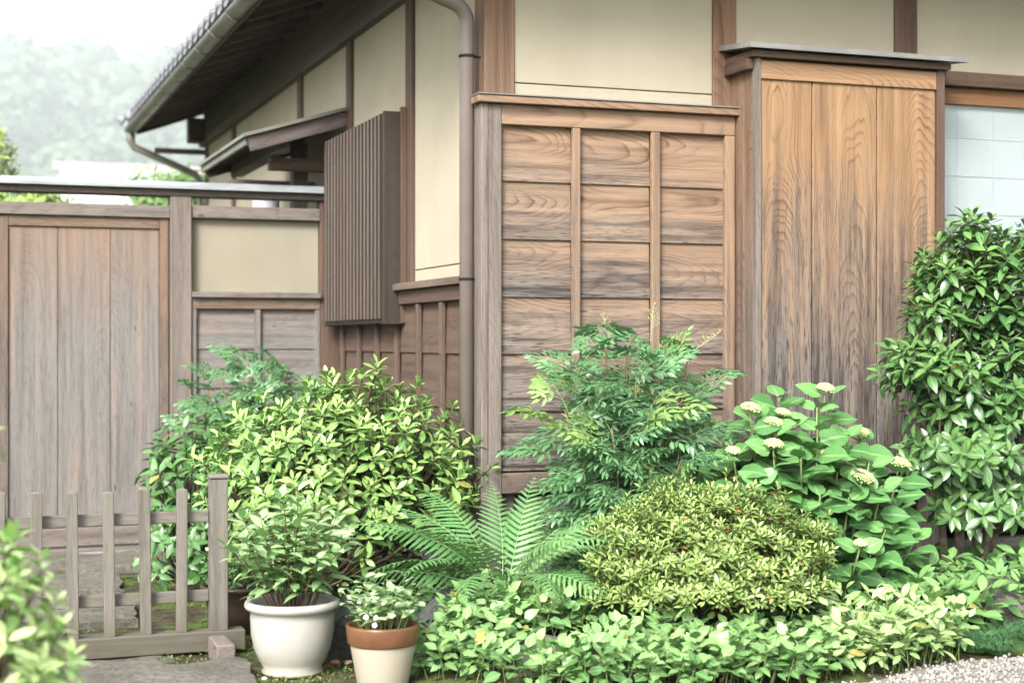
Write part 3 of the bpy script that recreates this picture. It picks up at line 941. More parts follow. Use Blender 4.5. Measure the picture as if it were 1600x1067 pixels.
def leaf_mat(name, base, young, rough=.42, spec=.45, trans=.28, vein=.25, lateral=0., backmul=1.25, tint=(.17, .30, .05), pale=None):
    t = NT(name)
    tone = t.attr("tone")
    uv = t.sep(t.uv())
    c = t.mix(t.M('MINIMUM', tone, 1.), base, young)
    n = t.noise(t.pos(), 23., 2., .5)
    c = t.mix(t.M('MULTIPLY', t.ramp(n, [(.4, 0.), (.75, 1.)]), .35), c, tuple(min(1, a * 1.35) for a in base))
    au = t.M('ABSOLUTE', t.M('SUBTRACT', uv[0], .5))
    mid = t.ramp(au, [(.02, 1.), (.07, 0.)])
    c = t.mix(t.M('MULTIPLY', mid, vein), c, tuple(min(1, a * 2.2 + .05) for a in young))
    if pale: c = t.mix(t.ramp(au, [(.30, 0.), (.42, 1.)]), c, pale)
    if lateral:
        ph = t.M('ADD', t.M('MULTIPLY', uv[1], 9.), t.M('MULTIPLY', au, -5.))
        lat = t.ramp(t.M('FRACT', ph), [(0., 1.), (.12, 0.), (.9, 0.), (1., 1.)])
        c = t.mix(t.M('MULTIPLY', lat, lateral), c, tuple(min(1, a * 1.6) for a in young))
        t.bump(lat, -.35, .004)
    c = t.mix(t.M('GREATER_THAN', tone, 1.15), c, (.27, .25, .07))
    c = t.mix(t.M('MULTIPLY', t.ramp(t.noise(t.pos(), 150., 2., .6), [(.68, 0.), (.74, 1.)]), .4), c, (.16, .12, .04))
    bk = t.back()
    c = t.mix(bk, c, tuple(min(1, a * backmul + .012) for a in base))
    t.fin(c, rough, spec)
    tl_ = t.n.new("ShaderNodeBsdfTranslucent")
    t.put(tl_.inputs["Color"], t.mix(.5, c, tint))
    ms = t.n.new("ShaderNodeMixShader"); ms.inputs[0].default_value = trans * .7
    t.t.links.new(t.b.outputs[0], ms.inputs[1]); t.t.links.new(tl_.outputs[0], ms.inputs[2])
    t.t.links.new(ms.outputs[0], t.out.inputs[0])
    return t.m


CAMv = np.array(CAM); FW = np.array(FWD); RG = np.array(RGT)


def foliage(root, geos, mat, leaves, nind=300, cell=13., name="leaf"):
    """leaves: (pos, 3x3 matrix, scale, geo index, tone). The nearest visible ones become leaf objects, the rest one mesh."""
    base = np.array(WLOC[root.name])
    NTN = 6
    pos = np.array([l[0] for l in leaves], float)
    mats = np.array([np.array(l[1]) for l in leaves], float)
    sc = np.array([l[2] for l in leaves], float); gi = np.array([l[3] for l in leaves], int); tn = np.array([l[4] for l in leaves], float)
    tn = np.clip(tn, 0, 1); old = rng.random(len(tn)) < (.005 if len(tn) > 700 else 0.); tn[old] = 1.3
    # which leaves stand free in front, so that they can be told apart
    Lm = np.array([g[0][:, 1].max() for g in geos])[gi]
    ctr = pos + mats[:, :, 1] * (Lm * sc * .5)[:, None]
    d = ctr - CAMv; F = d @ FW; px = 800 + 2450 * (d @ RG) / F; py = 532 - 2450 * d[:, 2] / F
    chosen = []; taken = set()
    if nind:
        for i in np.argsort(F - 1.2 * Lm * sc):
            if not (-10 < px[i] < 1610 and -10 < py[i] < 1077): continue
            k = (int(px[i] // cell), int(py[i] // cell))
            if k in taken: continue
            taken.add(k); chosen.append(i)
            if len(chosen) >= nind: break
    cache = {}
    ch = set(chosen)
    for i in chosen:
        tq = 7 if tn[i] > 1.2 else min(NTN - 1, int(tn[i] * NTN))
        key = (gi[i], tq)
        if key not in cache:
            g = geos[gi[i]]
            cache[key] = tri_mesh("leaf", g[0], g[1], g[2], np.full(len(g[0]), (tq + .5) / NTN), mat)
        o = bpy.data.objects.new(name, cache[key]); COL.objects.link(o); o.parent = root
        m = Matrix([list(r) for r in mats[i] * sc[i]]).to_4x4(); m.translation = Vector(pos[i] - base)
        o.matrix_local = m
    rest = np.array([i for i in range(len(leaves)) if i not in ch], int)
    if len(rest):
        VV = []; TT = []; UU = []; TO = []; off = 0
        for g in set(gi[rest]):
            ii = rest[gi[rest] == g]
            v, t_, u = geos[g]
            w = np.einsum('nij,vj->nvi', mats[ii] * sc[ii][:, None, None], v) + (pos[ii] - base)[:, None, :]
            VV.append(w.reshape(-1, 3)); UU.append(np.tile(u, (len(ii), 1))); TO.append(np.repeat(tn[ii], len(v)))
            TT.append((t_[None] + (np.arange(len(ii)) * len(v))[:, None, None]).reshape(-1, 3) + off); off += len(ii) * len(v)
        me = tri_mesh("foliage", np.concatenate(VV), np.concatenate(TT), np.concatenate(UU), np.concatenate(TO), mat)
        o = bpy.data.objects.new("foliage", me); COL.objects.link(o); o.parent = root; o["kind"] = "stuff"


def rv(s=1.): return Vector((random.uniform(-s, s), random.uniform(-s, s), random.uniform(-s, s)))


def rosette(out, pos, d, n, L0, ng, shoot=.05, lo=-.15, hi=1.15, inner=.6, tone0=.15, tone1=.85, jit=.18):
    """Whorl of leaves round a shoot: outer ones spread, inner ones upright and younger."""
    d = Vector(d).normalized()
    e1 = d.orthogonal().normalized(); e2 = d.cross(e1)
    a0 = random.uniform(0, 6.28); L0 = L0 * random.uniform(.76, 1.2); tv = random.uniform(-.22, .2)
    n = max(3, n + random.randint(-3, 2))
    for i in range(n):
        t = i / max(1, n - 1)
        a = a0 + i * 2.39996 + random.uniform(-jit, jit)
        el = lo + (hi - lo) * t ** 1.3 + random.uniform(-jit, jit)
        rad = e1 * math.cos(a) + e2 * math.sin(a)
        ld = rad * math.cos(el) + d * math.sin(el)
        up = d * math.cos(el) - rad * math.sin(el)
        p = Vector(pos) + d * (shoot * (t - .6)) + rad * .003
        m = frame(ld, up + rv(.15), random.uniform(-.3, .3))
        s = L0 * (1 - (1 - inner) * t ** 1.5) * random.uniform(.82, 1.15)
        out.append((p, m, s, random.randrange(ng), tone0 + (tone1 - tone0) * t + tv + random.uniform(-.14, .14)))


def poisson(n, fn, r, tries=40):
    P = []
    grid = np.zeros((0, 3))
    for _ in range(n * tries):
        p = fn()
        if p is None: continue
        if len(P) and ((grid - np.array(p)) ** 2).sum(1).min() < r * r: continue
        P.append(Vector(p)); grid = np.vstack([grid, np.array(p)])
        if len(P) >= n: break
    return P


def dome(c, r, zmin=-.5, lump=.10, seed=0, fill=0.):
    ph = [random.uniform(0, 6) for _ in range(6)]
    def f():
        v = Vector((random.gauss(0, 1), random.gauss(0, 1), random.gauss(0, 1))).normalized()
        if v.z < zmin: return None
        k = 1 + lump * (math.sin(ph[0] + 5 * v.x + 3 * v.z) + math.sin(ph[1] + 6 * v.y - 4 * v.z) + .7 * math.sin(ph[2] + 11 * v.x + 9 * v.y)) / 1.5
        if fill: k *= 1 - fill * random.random() ** 2
        return Vector((c[0] + r[0] * v.x * k, c[1] + r[1] * v.y * k, c[2] + r[2] * v.z * k))
    return f


M_BARK = simple("brown_bark", (.10, .07, .048), .85, .2, .3, 30., 0, .6, 120.)
M_BARK2 = simple("grey_bark", (.22, .18, .14), .85, .2, .3, 25., 0, .6, 120.)
M_GSTEM = simple("green_stem", (.14, .19, .06), .6, .3, .2, 10.)
M_RSTEM = simple("reddish_stem", (.13, .08, .045), .6, .3, .2, 10.)


def branches(root, base, tips, mat, r0=.014, forks=6, name="trunk", spread=.10, sides=6, lowf=.25):
    """Main stems from the base forking towards groups of tips, all one wooden part."""
    mb = MB()
    base = Vector(base)
    c = sum(tips, Vector()) / len(tips)
    seeds = random.sample(tips, min(forks, len(tips)))
    for k, s in enumerate(seeds):
        b = base + Vector((random.uniform(-spread, spread), random.uniform(-spread, spread), 0))
        fork = b.lerp(s, .5); fork.z = b.z + (s.z - b.z) * .42
        mid = b.lerp(fork, .5) + rv(.02)
        mb.tube([b - Vector((0, 0, .05)), mid, fork], [r0, r0 * .85, r0 * .65], sides)
        near = [t for t in tips if min(range(len(seeds)), key=lambda j: (seeds[j] - t).length) == k]
        for t in near:
            m = fork.lerp(t, .55) + rv(.02); m.z -= (t - fork).length * .08
            mb.tube([fork, m, t], [r0 * .42, r0 * .3, r0 * .14], 4, False)
    return mb.build(name, mat, root, WLOC[root.name], True)


# ------------------------------------------------------------------ plants
# --- big azalea by the corner
random.seed(500)
az = thing("azalea_shrub", "large rounded yellow green azalea shrub beside the downspout", "shrub", (-.60, .18, 0))
g_az = [leaf_geo(1, .40, 'obov', .26, c_, 4, 0, .0) for c_ in (.04, .12, .22)]
m_az = leaf_mat("leaf_azalea", (.085, .190, .045), (.345, .505, .150), .36, .55, .30)
lv = []
def az_zone():
    p = dome((-.61, .22, .64), (.54, .48, .40), -.75, .15)
    q = dome((-.96, .02, .50), (.32, .34, .38), -.7, .16)
    return lambda: (p() if random.random() < .8 else q())
tips = poisson(420, az_zone(), .058)
tips = [t for t in tips if t.x < -.02 or t.y < -.12]
for t in tips:
    if random.random() < .28: t += (t - Vector((-.60, .2, .5))).normalized() * random.uniform(.03, .10)
    dv = (t - Vector((-.60, .2, .42))).normalized(); dv = (dv + Vector((0, 0, .75)) + rv(.2)).normalized()
    rosette(lv, t, dv, random.randint(11, 15), .080, 3, .065, -.25, 1.15, .62, .1, 1.)
inner = poisson(260, dome((-.60, .2, .58), (.52, .44, .36), -.9, .1, fill=.45), .055)
for t in inner: rosette(lv, t, (rv(.6) + Vector((0, 0, .8))), 9, .075, 3, .05, -.3, .8, .8, .0, .25)
foliage(az, g_az, m_az, lv)
branches(az, (-.55, .05, .0), tips, M_BARK, .020, 8)

# --- broad leaved shrub behind the fence post
random.seed(501)
bs_ = thing("broadleaf_shrub", "dark green broad leaved shrub behind the fence end post", "shrub", (-1.15, 1.15, 0))
g_bl = [leaf_geo(1, .42, 'ellip', .25, c_, 4, .03, .02) for c_ in (.12, .25, .4)]
m_bl = leaf_mat("leaf_broad", (.045, .12, .035), (.12, .24, .065), .38, .5, .25)
lv = []
tips = poisson(120, dome((-1.12, 1.15, .50), (.34, .34, .42), -.95, .08, fill=.25), .082)
tips += poisson(26, dome((-1.28, .95, .22), (.22, .25, .2), -.6, .08, fill=.2), .09)
for t in tips:
    dv = (t - Vector((-1.1, 1.2, .3))).normalized() * .8 + Vector((0, 0, .7)) + rv(.3)
    rosette(lv, t, dv, random.randint(7, 9), .105, 3, .06, -.45, .8, .6, .05, .7)
foliage(bs_, g_bl, m_bl, lv, 300, 16)
branches(bs_, (-1.12, 1.15, 0), tips, M_BARK, .014, 6)


# --- nandina
def nandina_frond(seed, L=.36, big=1.):
    r = random.Random(seed)
    V = []; T = []; U = []; TO = []
    def add(g, M, o, s, tone):
        b = len(V)
        for p, u in zip(g[0], g[1 + 1]):
            q = M @ Vector(p) * s + o; V.append((q.x, q.y, q.z)); U.append(tuple(u)); TO.append(tone)
        for t in g[1]: T.append(tuple(int(k) + b for k in t))
    gl = [leaf_geo(1, .40, 'lance', .2, c, 3, 0, .03) for c in (.05, .18, .30)]
    stem = MB()
    def rach(t): return Vector((.02 * math.sin(2 * t + seed), L * t * (1 - .08 * t), L * (.12 * t - .42 * t * t)))
    stem.tube([rach(i / 6) for i in range(7)], [.0022 * (1 - .6 * i / 6) for i in range(7)], 3, False)
    def spray(o, d, up, ln, n):
        d = Vector(d).normalized(); up = Vector(up)
        e = o + d * ln - Vector((0, 0, ln * .18))
        stem.tube([o, o.lerp(e, .5) + Vector((0, 0, ln * .04)), e], [.0014, .0011, .0007], 3, False)
        side = d.cross(up).normalized()
        for k in range(n):
            t = .35 + .5 * k / max(1, n - 1) if n > 1 else .55
            p = o.lerp(e, t)
            for s in (-1, 1):
                dd = d * .75 + side * s * .8 + rvv(r, .18) - Vector((0, 0, .12))
                add(r.choice(gl), frame(dd, up + rvv(r, .3)), p, .056 * big * r.uniform(.8, 1.15), r.uniform(0, .6))
        add(r.choice(gl), frame(d + rvv(r, .12) - Vector((0, 0, .2)), up + rvv(r, .2)), e, .062 * big * r.uniform(.85, 1.1), r.uniform(0, .6))
    up = Vector((0, 0, 1))
    for k, t in enumerate((.30, .48, .64, .78, .9)):
        p = rach(t); tg = (rach(t + .02) - rach(t - .02)).normalized()
        for s in (-1, 1):
            side = tg.cross(up).normalized() * s
            ln = L * .40 * (1 - .68 * (t - .3) / .6)
            dd = tg * .75 + side * .85 + Vector((0, 0, .1)) + rvv(r, .12)
            if k < 2:
                spray(p, dd, up, ln, 2)
                q = p + dd.normalized() * ln * .35
                spray(q, dd.normalized() * .5 + tg * .8, up, ln * .5, 1); spray(q, dd.normalized() * .6 + side * .7 - tg * .2, up, ln * .5, 1)
            else:
                spray(p, dd, up, ln, 2 if k < 3 else 1)
    p = rach(1.); spray(p, rach(1.) - rach(.95), up, L * .13, 2)
    nb = len(V)
    for v in stem.v: V.append(v); U.append((.5, .5)); TO.append(1.)
    for f in stem.f:
        f = [i + nb for i in f]
        T.append((f[0], f[1], f[2])); T.append((f[0], f[2], f[3]))
    return np.array(V), np.array(T), np.array(U), np.array(TO)


def rvv(r, s): return Vector((r.uniform(-s, s), r.uniform(-s, s), r.uniform(-s, s)))


random.seed(512)
m_na = leaf_mat("leaf_nandina", (.055, .145, .06), (.17, .31, .125), .36, .5, .27, tint=(.12, .26, .08))
m_nay = leaf_mat("leaf_nandina_young", (.12, .22, .06), (.24, .32, .09), .40, .42, .32)
FR = [nandina_frond(k) for k in range(7)]
fr_me = [tri_mesh("frond", f[0], f[1], f[2], f[3], m_na) for f in FR]
fr_mey = [tri_mesh("frond", f[0], f[1], f[2], f[3], m_nay) for f in FR[:3]]


def nandina(root, base, canes, n_per, hmin, young=.12, s0=1., ymax=None, seed=1, hs=1.):
    r = random.Random(seed)
    mb = None
    bw = WLOC[root.name]
    for (dx, dy, h) in canes:
        mb = MB()
        b = Vector(base) + Vector((dx * .25, dy * .25, -.03)); top = Vector(base) + Vector((dx * 1.1, dy, h * hs))
        pts = [b, b.lerp(top, .35) + rvv(r, .015), b.lerp(top, .7) + rvv(r, .015), top]
        mb.tube(pts, [.009, .008, .006, .004], 6)
        mb.build("cane", M_RSTEM, root, bw, True)
        a0 = r.uniform(0, 6.28)
        for k in range(n_per):
            t = hmin + (1 - hmin) * (k + r.random() * .6) / n_per
            t = min(t, 1.)
            p = b.lerp(top, t)
            a = a0 + k * 2.4 + r.uniform(-.3, .3)
            el = -.10 + .95 * t ** 2.5 + r.uniform(-.2, .2)
            d = Vector((math.cos(a) * math.cos(el), math.sin(a) * math.cos(el), math.sin(el)))
            s = s0 * r.uniform(.75, 1.1) * (1.05 - .2 * t)
            if ymax is not None:
                e = p + d * .33 * s
                if e.y > ymax: d.y = min(d.y, (ymax - p.y) / (.36 * s)); d.normalize()
            yk = r.random() < young and t > .75
            me = r.choice(fr_mey if yk else fr_me)
            o = bpy.data.objects.new("frond", me); COL.objects.link(o); o.parent = root
            m = (frame(d, Vector((0, 0, 1)) - FWD * .55 + rvv(r, .35)) * s).to_4x4(); m.translation = p - bw
            o.matrix_local = m


n1 = thing("nandina_shrub", "feathery nandina bush against the orange brown wainscot boards", "shrub", (.50, -.52, .1))
nandina(n1, (.50, -.52, .1), [(0, 0, .86), (.20, .08, .80), (-.20, .05, .80), (.1, -.2, .62), (-.14, -.18, .60), (.30, -.12, .60), (-.30, -.06, .66), (.34, .12, .84), (.22, -.25, .42), (.42, -.05, .45), (-.05, .12, .88), (.12, -.30, .5), (-.12, -.05, .72), (.28, .02, .7), (.0, -.1, .75)], 17, .26, .16, .97, -.09, 3, 1.36)
# flower panicles standing over the top
for k, (x, y, z, dx, dz, ln) in enumerate(((.46, -.45, 1.26, -.35, 1., .18), (.64, -.48, 1.30, .05, 1., .18), (.86, -.42, 1.24, .75, .5, .2))):
    r = random.Random(50 + k); mb = MB()
    a = Vector((x, y, z)); d = Vector((dx, -.1, dz)).normalized()
    mb.tube([a, a + d * ln * .5 + rvv(r, .01), a + d * ln], [.0022, .0016, .001], 4)
    for q in range(20):
        t = .35 + .65 * q / 20; p = a + d * ln * t; w = .05 * (1.15 - t)
        e = p + Vector((r.uniform(-w, w), r.uniform(-w, w), r.uniform(0, w)))
        mb.tube([p, e], [.0008, .0006], 3, False); mb.tube([e - Vector((0, 0, .003)), e, e + Vector((0, 0, .004))], [.0006, .0024, .0006], 5)
    mb.build("flower_panicle", simple("panicle_%d" % k, (.36, .38, .17), .6), n1, a)

n2 = thing("nandina_shrub", "feathery dark green nandina bush in front of the plaster garden wall", "shrub", (-.74, 2.15, 0))
nandina(n2, (-.74, 2.15, 0), [(0, 0, 1.08), (.22, .03, 1.06), (-.22, .02, .96), (.30, -.12, .9), (-.1, -.2, .85), (-.30, -.1, .8), (.1, .1, 1.0), (0, -.15, .95), (.15, -.1, .8), (-.15, -.05, 1.0)], 13, .40, .0, .95, 2.70, 9, 1.08)

# --- fern
def fern_geo(L, wmax, n, e0, e1, seed):
    """Frond in the YZ plane: elevation runs from e0 at the base to e1 at the tip."""
    r = random.Random(seed)
    V = []; T = []; U = []; TO = []
    NP = 40; cy = [Vector((0, 0, 0))]
    bend = r.uniform(-.03, .03)
    for i in range(NP):
        t = (i + .5) / NP
        e = e0 + (e1 - e0) * t ** 1.15
        cy.append(cy[-1] + Vector((bend * t, math.cos(e), math.sin(e))) * (L / NP))
    def mid(t):
        k = min(max(t, 0), 1) * NP; i = min(int(k), NP - 1)
        return cy[i].lerp(cy[i + 1], k - i)
    stem = MB(); stem.tube([mid(i / 12) for i in range(13)], [.0034 * (1 - .8 * i / 12) for i in range(13)], 4, False)
    for k in range(n):
        t = .20 + .79 * (k / (n - 1)) ** .95
        p = mid(t); tg = (mid(min(1, t + .02)) - mid(t - .02)).normalized()
        up = Vector((1, 0, 0)).cross(tg)
        sh = min(1, (t - .12) / .26) * (1 - ((t - .20) / .80) ** 1.9) ** .85
        pl = wmax * max(.07, sh) * r.uniform(.93, 1.06); pw = .068 * pl + .004
        for s in (-1, 1):
            d = (Vector((s, 0, 0)) * .93 + tg * (.30 + .35 * t) - up * r.uniform(-.02, .14)).normalized()
            side = d.cross(up).normalized()
            nl = max(3, int(pl / .0085))
            b = len(V)
            tone = r.uniform(.1, .8)
            for q in range(nl + 1):
                u = q / nl
                c = p + d * pl * u - up * pl * .26 * u * u + tg * pl * .12 * u * u
                w = pw * (1 - u ** 1.7) ** .8 * (.75 + .25 * min(1, u * 4))
                V.append(tuple(c)); U.append((.5, u)); TO.append(tone)
                for sg in (-1, 1):
                    lo = c + side * sg * w * .50
                    tip = c + side * sg * w + d * pl / nl * .5 - up * w * .12
                    V.append(tuple(lo)); V.append(tuple(tip)); U.append((.5 + sg * .2, u)); U.append((.5 + sg * .5, u)); TO += [tone, tone]
            for q in range(nl):
                a = b + 5 * q; e = a + 5
                for (lo, tp, fl) in ((1, 2, 0), (3, 4, 1)):
                    tri = [(a, a + lo, e), (a + lo, e + lo, e), (a + lo, a + tp, e + lo)]
                    for x in tri: T.append(x if fl == (1 if s > 0 else 0) else x[::-1])
    nb = len(V)
    for v in stem.v: V.append(v); U.append((.5, .5)); TO.append(.9)
    for f in stem.f: T.append((f[0] + nb, f[1] + nb, f[2] + nb)); T.append((f[0] + nb, f[2] + nb, f[3] + nb))
    return tri_mesh("frond", np.array(V), np.array(T), np.array(U), np.array(TO), m_fern)


random.seed(511)
m_fern = leaf_mat("leaf_fern", (.075, .18, .055), (.215, .37, .135), .42, .4, .34, vein=.1)
fern = thing("fern", "light green fern with arching fronds in the middle of the bed", "fern", (-.17, -.66, .10))
fb = Vector((-.17, -.72, .19))
right = RGT.copy(); toc = -FWD
KIND = {'U': (1.40, .70), 'M': (1.15, -.15), 'A': (.98, -.60), 'L': (.55, -.42)}
for q, (rt, tc, kd, ln) in enumerate([
        (-.45, -.9, 'U', .66), (.45, -.9, 'U', .64), (.0, -1, 'M', .74), (.2, -.7, 'M', .66), (-.7, -.7, 'M', .72), (.7, -.6, 'M', .74), (.0, -.6, 'M', .70),
        (-1, .05, 'M', .72), (-.95, .45, 'A', .72), (-.62, .8, 'A', .60), (-.2, 1, 'A', .54), (.3, 1, 'A', .52), (.65, .75, 'A', .58), (1, .35, 'A', .66),
        (1, -.15, 'M', .62), (-.85, -.35, 'M', .66), (.85, -.4, 'M', .66), (-1, .25, 'L', .60), (.95, .5, 'L', .54), (.05, 1, 'L', .42),
        (-.5, .4, 'M', .60), (.35, .25, 'M', .60), (.6, .5, 'M', .54), (-.15, .6, 'M', .56)]):
    e0, e1 = KIND[kd]
    ln *= .92 if kd == 'U' else 1.12
    me = fern_geo(ln, .135 if kd != 'L' else .12, int(ln * 32), e0 + random.uniform(-.08, .08), e1 + random.uniform(-.15, .15), 200 + q)
    o = bpy.data.objects.new("frond", me); COL.objects.link(o); o.parent = fern
    h = (right * rt + toc * tc).normalized()
    o.rotation_euler = (random.uniform(-.1, .1), random.uniform(-.4, .4), math.atan2(-h.x, h.y) + random.uniform(-.15, .15))
    o.location = fb - WLOC[fern.name] + h * .025

# --- satsuki azalea, low clipped
random.seed(502)
sa_ = thing("satsuki_shrub", "low clipped olive green azalea with small leaves and reddish shoots", "shrub", (.58, -1.16, .08))
g_sa = [leaf_geo(1, .38, 'obov', .25, c_, 3) for c_ in (.0, .12)]
m_sa = leaf_mat("leaf_satsuki", (.080, .150, .032), (.34, .455, .14), .38, .5, .28, tint=(.28, .30, .05))
lv = []
pads = [(0, 0, .62, .21), (.17, .03, .585, .18), (-.19, .02, .57, .18), (-.33, .04, .49, .16), (.34, .0, .50, .16), (0, .18, .50, .23), (.20, .18, .45, .18), (-.21, .18, .44, .18),
        (-.36, .17, .35, .14), (.40, .12, .39, .13), (.02, .29, .38, .19), (.23, .28, .335, .15), (-.22, .27, .32, .15), (-.40, .08, .25, .09), (.42, .02, .30, .10), (0, .36, .25, .16), (.2, .35, .22, .14), (-.18, .34, .21, .14), (-.36, .22, .20, .12), (.36, .22, .24, .13), (.44, .06, .46, .10), (-.12, -.05, .66, .10), (.1, .1, .64, .10)]
zones = [(tuple(Vector((.58, -1.12, .06 + z_ * .88)) + RGT * a_ * 1.06 - FWD * b_), (q_ * .84, q_ * .8, .060)) for (a_, b_, z_, q_) in pads]
tips = []
for c_, r_ in zones: tips += poisson(int(1500 * r_[0] ** 2) + 14, dome(c_, r_, -.02, .22), .031)
for t in tips:
    dv = (t - Vector((.58, -1.1, .1))).normalized() + Vector((0, 0, .8)) + rv(.35)
    if random.random() < .12: t += Vector((random.uniform(-.03, .03), -.02, random.uniform(.02, .07)))
    rosette(lv, t, dv, random.randint(10, 14), .041, 2, .03, -.15, 1.15, .65, .2, 1.)
for c_, r_ in zones:
    for t in poisson(12, dome(c_, (r_[0] * .85, r_[1] * .85, r_[2] * .8), -.9, .1, fill=.5), .03): rosette(lv, t, Vector((0, 0, 1)) + rv(.6), 8, .032, 2, .03, -.3, .8, .8, 0., .3)
foliage(sa_, g_sa, m_sa, lv, 0)
branches(sa_, (.58, -1.12, .08), tips[::3], M_RSTEM, .012, 9)
m_red = leaf_mat("leaf_red", (.40, .10, .05), (.50, .20, .10), .5, .3, .3, tint=(.4, .1, .03))
for t in random.sample(tips, 45):
    l2 = []; rosette(l2, t + Vector((-.02, -.06, .02)) * .3, Vector((0, -.3, 1)), 3, .036, 2)
    for (p, m, s, g_, tn_) in l2[:1]:
        me = tri_mesh("red_leaf", g_sa[0][0], g_sa[0][1], g_sa[0][2], np.full(len(g_sa[0][0]), .5), m_red)
        o = bpy.data.objects.new("red_leaf", me); COL.objects.link(o); o.parent = sa_
        mm = (m * s).to_4x4(); mm.translation = p - WLOC[sa_.name]; o.matrix_local = mm

# --- hydrangea
random.seed(503)
hy = thing("hydrangea_bush", "hydrangea bush with large leaves and cream green flower heads below the shutter box", "shrub", (1.25, -.86, .08))
g_hy = [leaf_geo(1, .78, 'ovate', f_, c_, 9, w_, .03, .03) for f_, c_, w_ in ((.14, .10, .014), (.10, .22, .02), (.20, .04, .012))]
m_hy = leaf_mat("leaf_hydrangea", (.05, .145, .042), (.15, .31, .095), .42, .45, .28, vein=.35, lateral=.22)
lv = []; hst = []
heads = [(.90, -.95, .985, .046), (.99, -1.0, .92, .046), (.80, -.98, .80, .036), (.96, -1.05, .83, .045), (1.09, -.90, .96, .036), (1.42, -.72, 1.06, .044), (1.27, -.98, .78, .030),
         (1.36, -1.12, .68, .058), (1.52, -.86, .86, .042), (1.66, -.96, .72, .054), (1.24, -1.30, .42, .028)]
extra = [(1.05, -1.10, .58), (1.2, -1.18, .44), (1.36, -1.2, .38), (1.5, -1.12, .46), (1.0, -1.02, .60), (.9, -1.0, .58), (1.62, -1.0, .66), (1.44, -1.06, .76), (1.3, -1.02, .72), (1.16, -1.0, .84), (1.05, -.95, .88), (1.58, -1.08, .30), (1.4, -1.22, .24), (.82, -.9, .62), (1.0, -.92, .72), (1.14, -.95, .74), (1.26, -.9, .84), (1.38, -1.04, .60), (1.5, -.98, .74), (1.56, -.92, .48), (1.36, -.88, .52), (1.1, -.9, .5), (1.2, -1.08, .50), (1.13, -.80, 1.06), (1.30, -.85, 1.0), (1.20, -1.02, .92), (1.40, -.95, .88), (1.08, -1.08, .80), (1.28, -1.15, .62), (1.48, -1.10, .66), (1.60, -1.05, .56), (1.42, -1.22, .48), (1.62, -.85, .62),
         (1.14, -1.14, .64), (.86, -1.08, .70), (.78, -.85, .72), (1.52, -1.16, .36), (1.30, -1.26, .30), (1.20, -.7, .95), (1.5, -.7, .75), (.95, -.75, .85), (1.36, -.7, .8), (1.66, -1.1, .42)]
m_fl = simple("hydrangea_floret", (.40, .49, .21), .6, .3, .06, 60.)
hbase = Vector((1.25, -.84, .08))
fl = [leaf_geo(.011, .009, 'ellip', .2, .1, 3) for _ in range(1)][0]
for i, hd in enumerate(heads + [e_ + (0,) for e_ in extra]):
    tip = Vector(hd[:3]); r = random.Random(100 + i)
    b = hbase + Vector(((tip.x - hbase.x) * .3, (tip.y - hbase.y) * .3, 0))
    mid = b.lerp(tip, .55) + Vector(((tip.x - hbase.x) * .15, (tip.y - hbase.y) * .15, 0))
    mb = MB(); mb.tube([b, mid, tip], [.007, .006, .004], 6); mb.build("stem", M_GSTEM, hy, WLOC[hy.name], True)
    dirn = (tip - mid).normalized()
    a0 = r.uniform(0, 3.14)
    for k, back_ in enumerate((.012, .06, .12, .19, .27)):
        pp = tip - dirn * back_ - Vector((0, 0, .01))
        for s in (0, 1):
            a = a0 + k * 1.571 + s * 3.1416 + r.uniform(-.25, .25)
            el = (.50 if k == 0 else .22 if k == 1 else .0 if k == 2 else -.2) + r.uniform(-.2, .2)
            if hd[3]: el -= .12
            d = Vector((math.cos(a) * math.cos(el), math.sin(a) * math.cos(el), math.sin(el)))
            if (pp + d * .14).y > -.31: d.y = -abs(d.y) * .3
            ln = (.100 if (k == 0 and not hd[3]) else .118 if k == 0 else .145) * r.uniform(.85, 1.12)
            lv.append((pp + d * .018, frame(d, Vector((0, 0, 1)) + toc * .65 + rvv(r, .4)), ln, r.randrange(3), r.uniform(.1, .45) + (.4 if k == 0 else 0)))
    if hd[3]:
        # flat topped flower head of tiny florets
        rad = hd[3]; V = []; T = []; nf = int(60 + rad * 2200)
        for q in range(nf):
            rr = rad * math.sqrt((q + .5) / nf); an = q * 2.39996
            zz = .60 * math.sqrt(max(0, rad * rad - rr * rr)) + r.uniform(-.003, .003)
            c_ = Vector((rr * math.cos(an), rr * math.sin(an), zz + .012))
            tl2 = Vector((math.cos(an) * rr / rad, math.sin(an) * rr / rad, 1)).normalized()
            e1 = tl2.orthogonal().normalized(); e2 = tl2.cross(e1); s_ = .0050 * r.uniform(.8, 1.3)
            bb = len(V)
            V += [tuple(c_ + e1 * s_), tuple(c_ + e2 * s_), tuple(c_ - e1 * s_), tuple(c_ - e2 * s_), tuple(c_ + tl2 * s_ * .9), tuple(c_ - tl2 * s_ * 1.4)]
            for q2 in range(4): T += [(bb + q2, bb + (q2 + 1) % 4, bb + 4), (bb + (q2 + 1) % 4, bb + q2, bb + 5)]
            if q % 3 == 0:
                o2 = len(V); V += [tuple(c_ + e1 * .0008 - tl2 * .002), tuple(c_ - e1 * .0008 - tl2 * .002), (0, 0, -.01)]; T.append((o2, o2 + 1, o2 + 2))
        me = tri_mesh("flower_head", np.array(V), np.array(T), None, None, m_fl)
        o = bpy.data.objects.new("flower_head", me); link(o, hy, tip + Vector((0, 0, .004)))
        o.rotation_euler = (.30 + r.uniform(-.1, .1), r.uniform(-.15, .15), 0)
foliage(hy, g_hy, m_hy, lv, 300, 6)

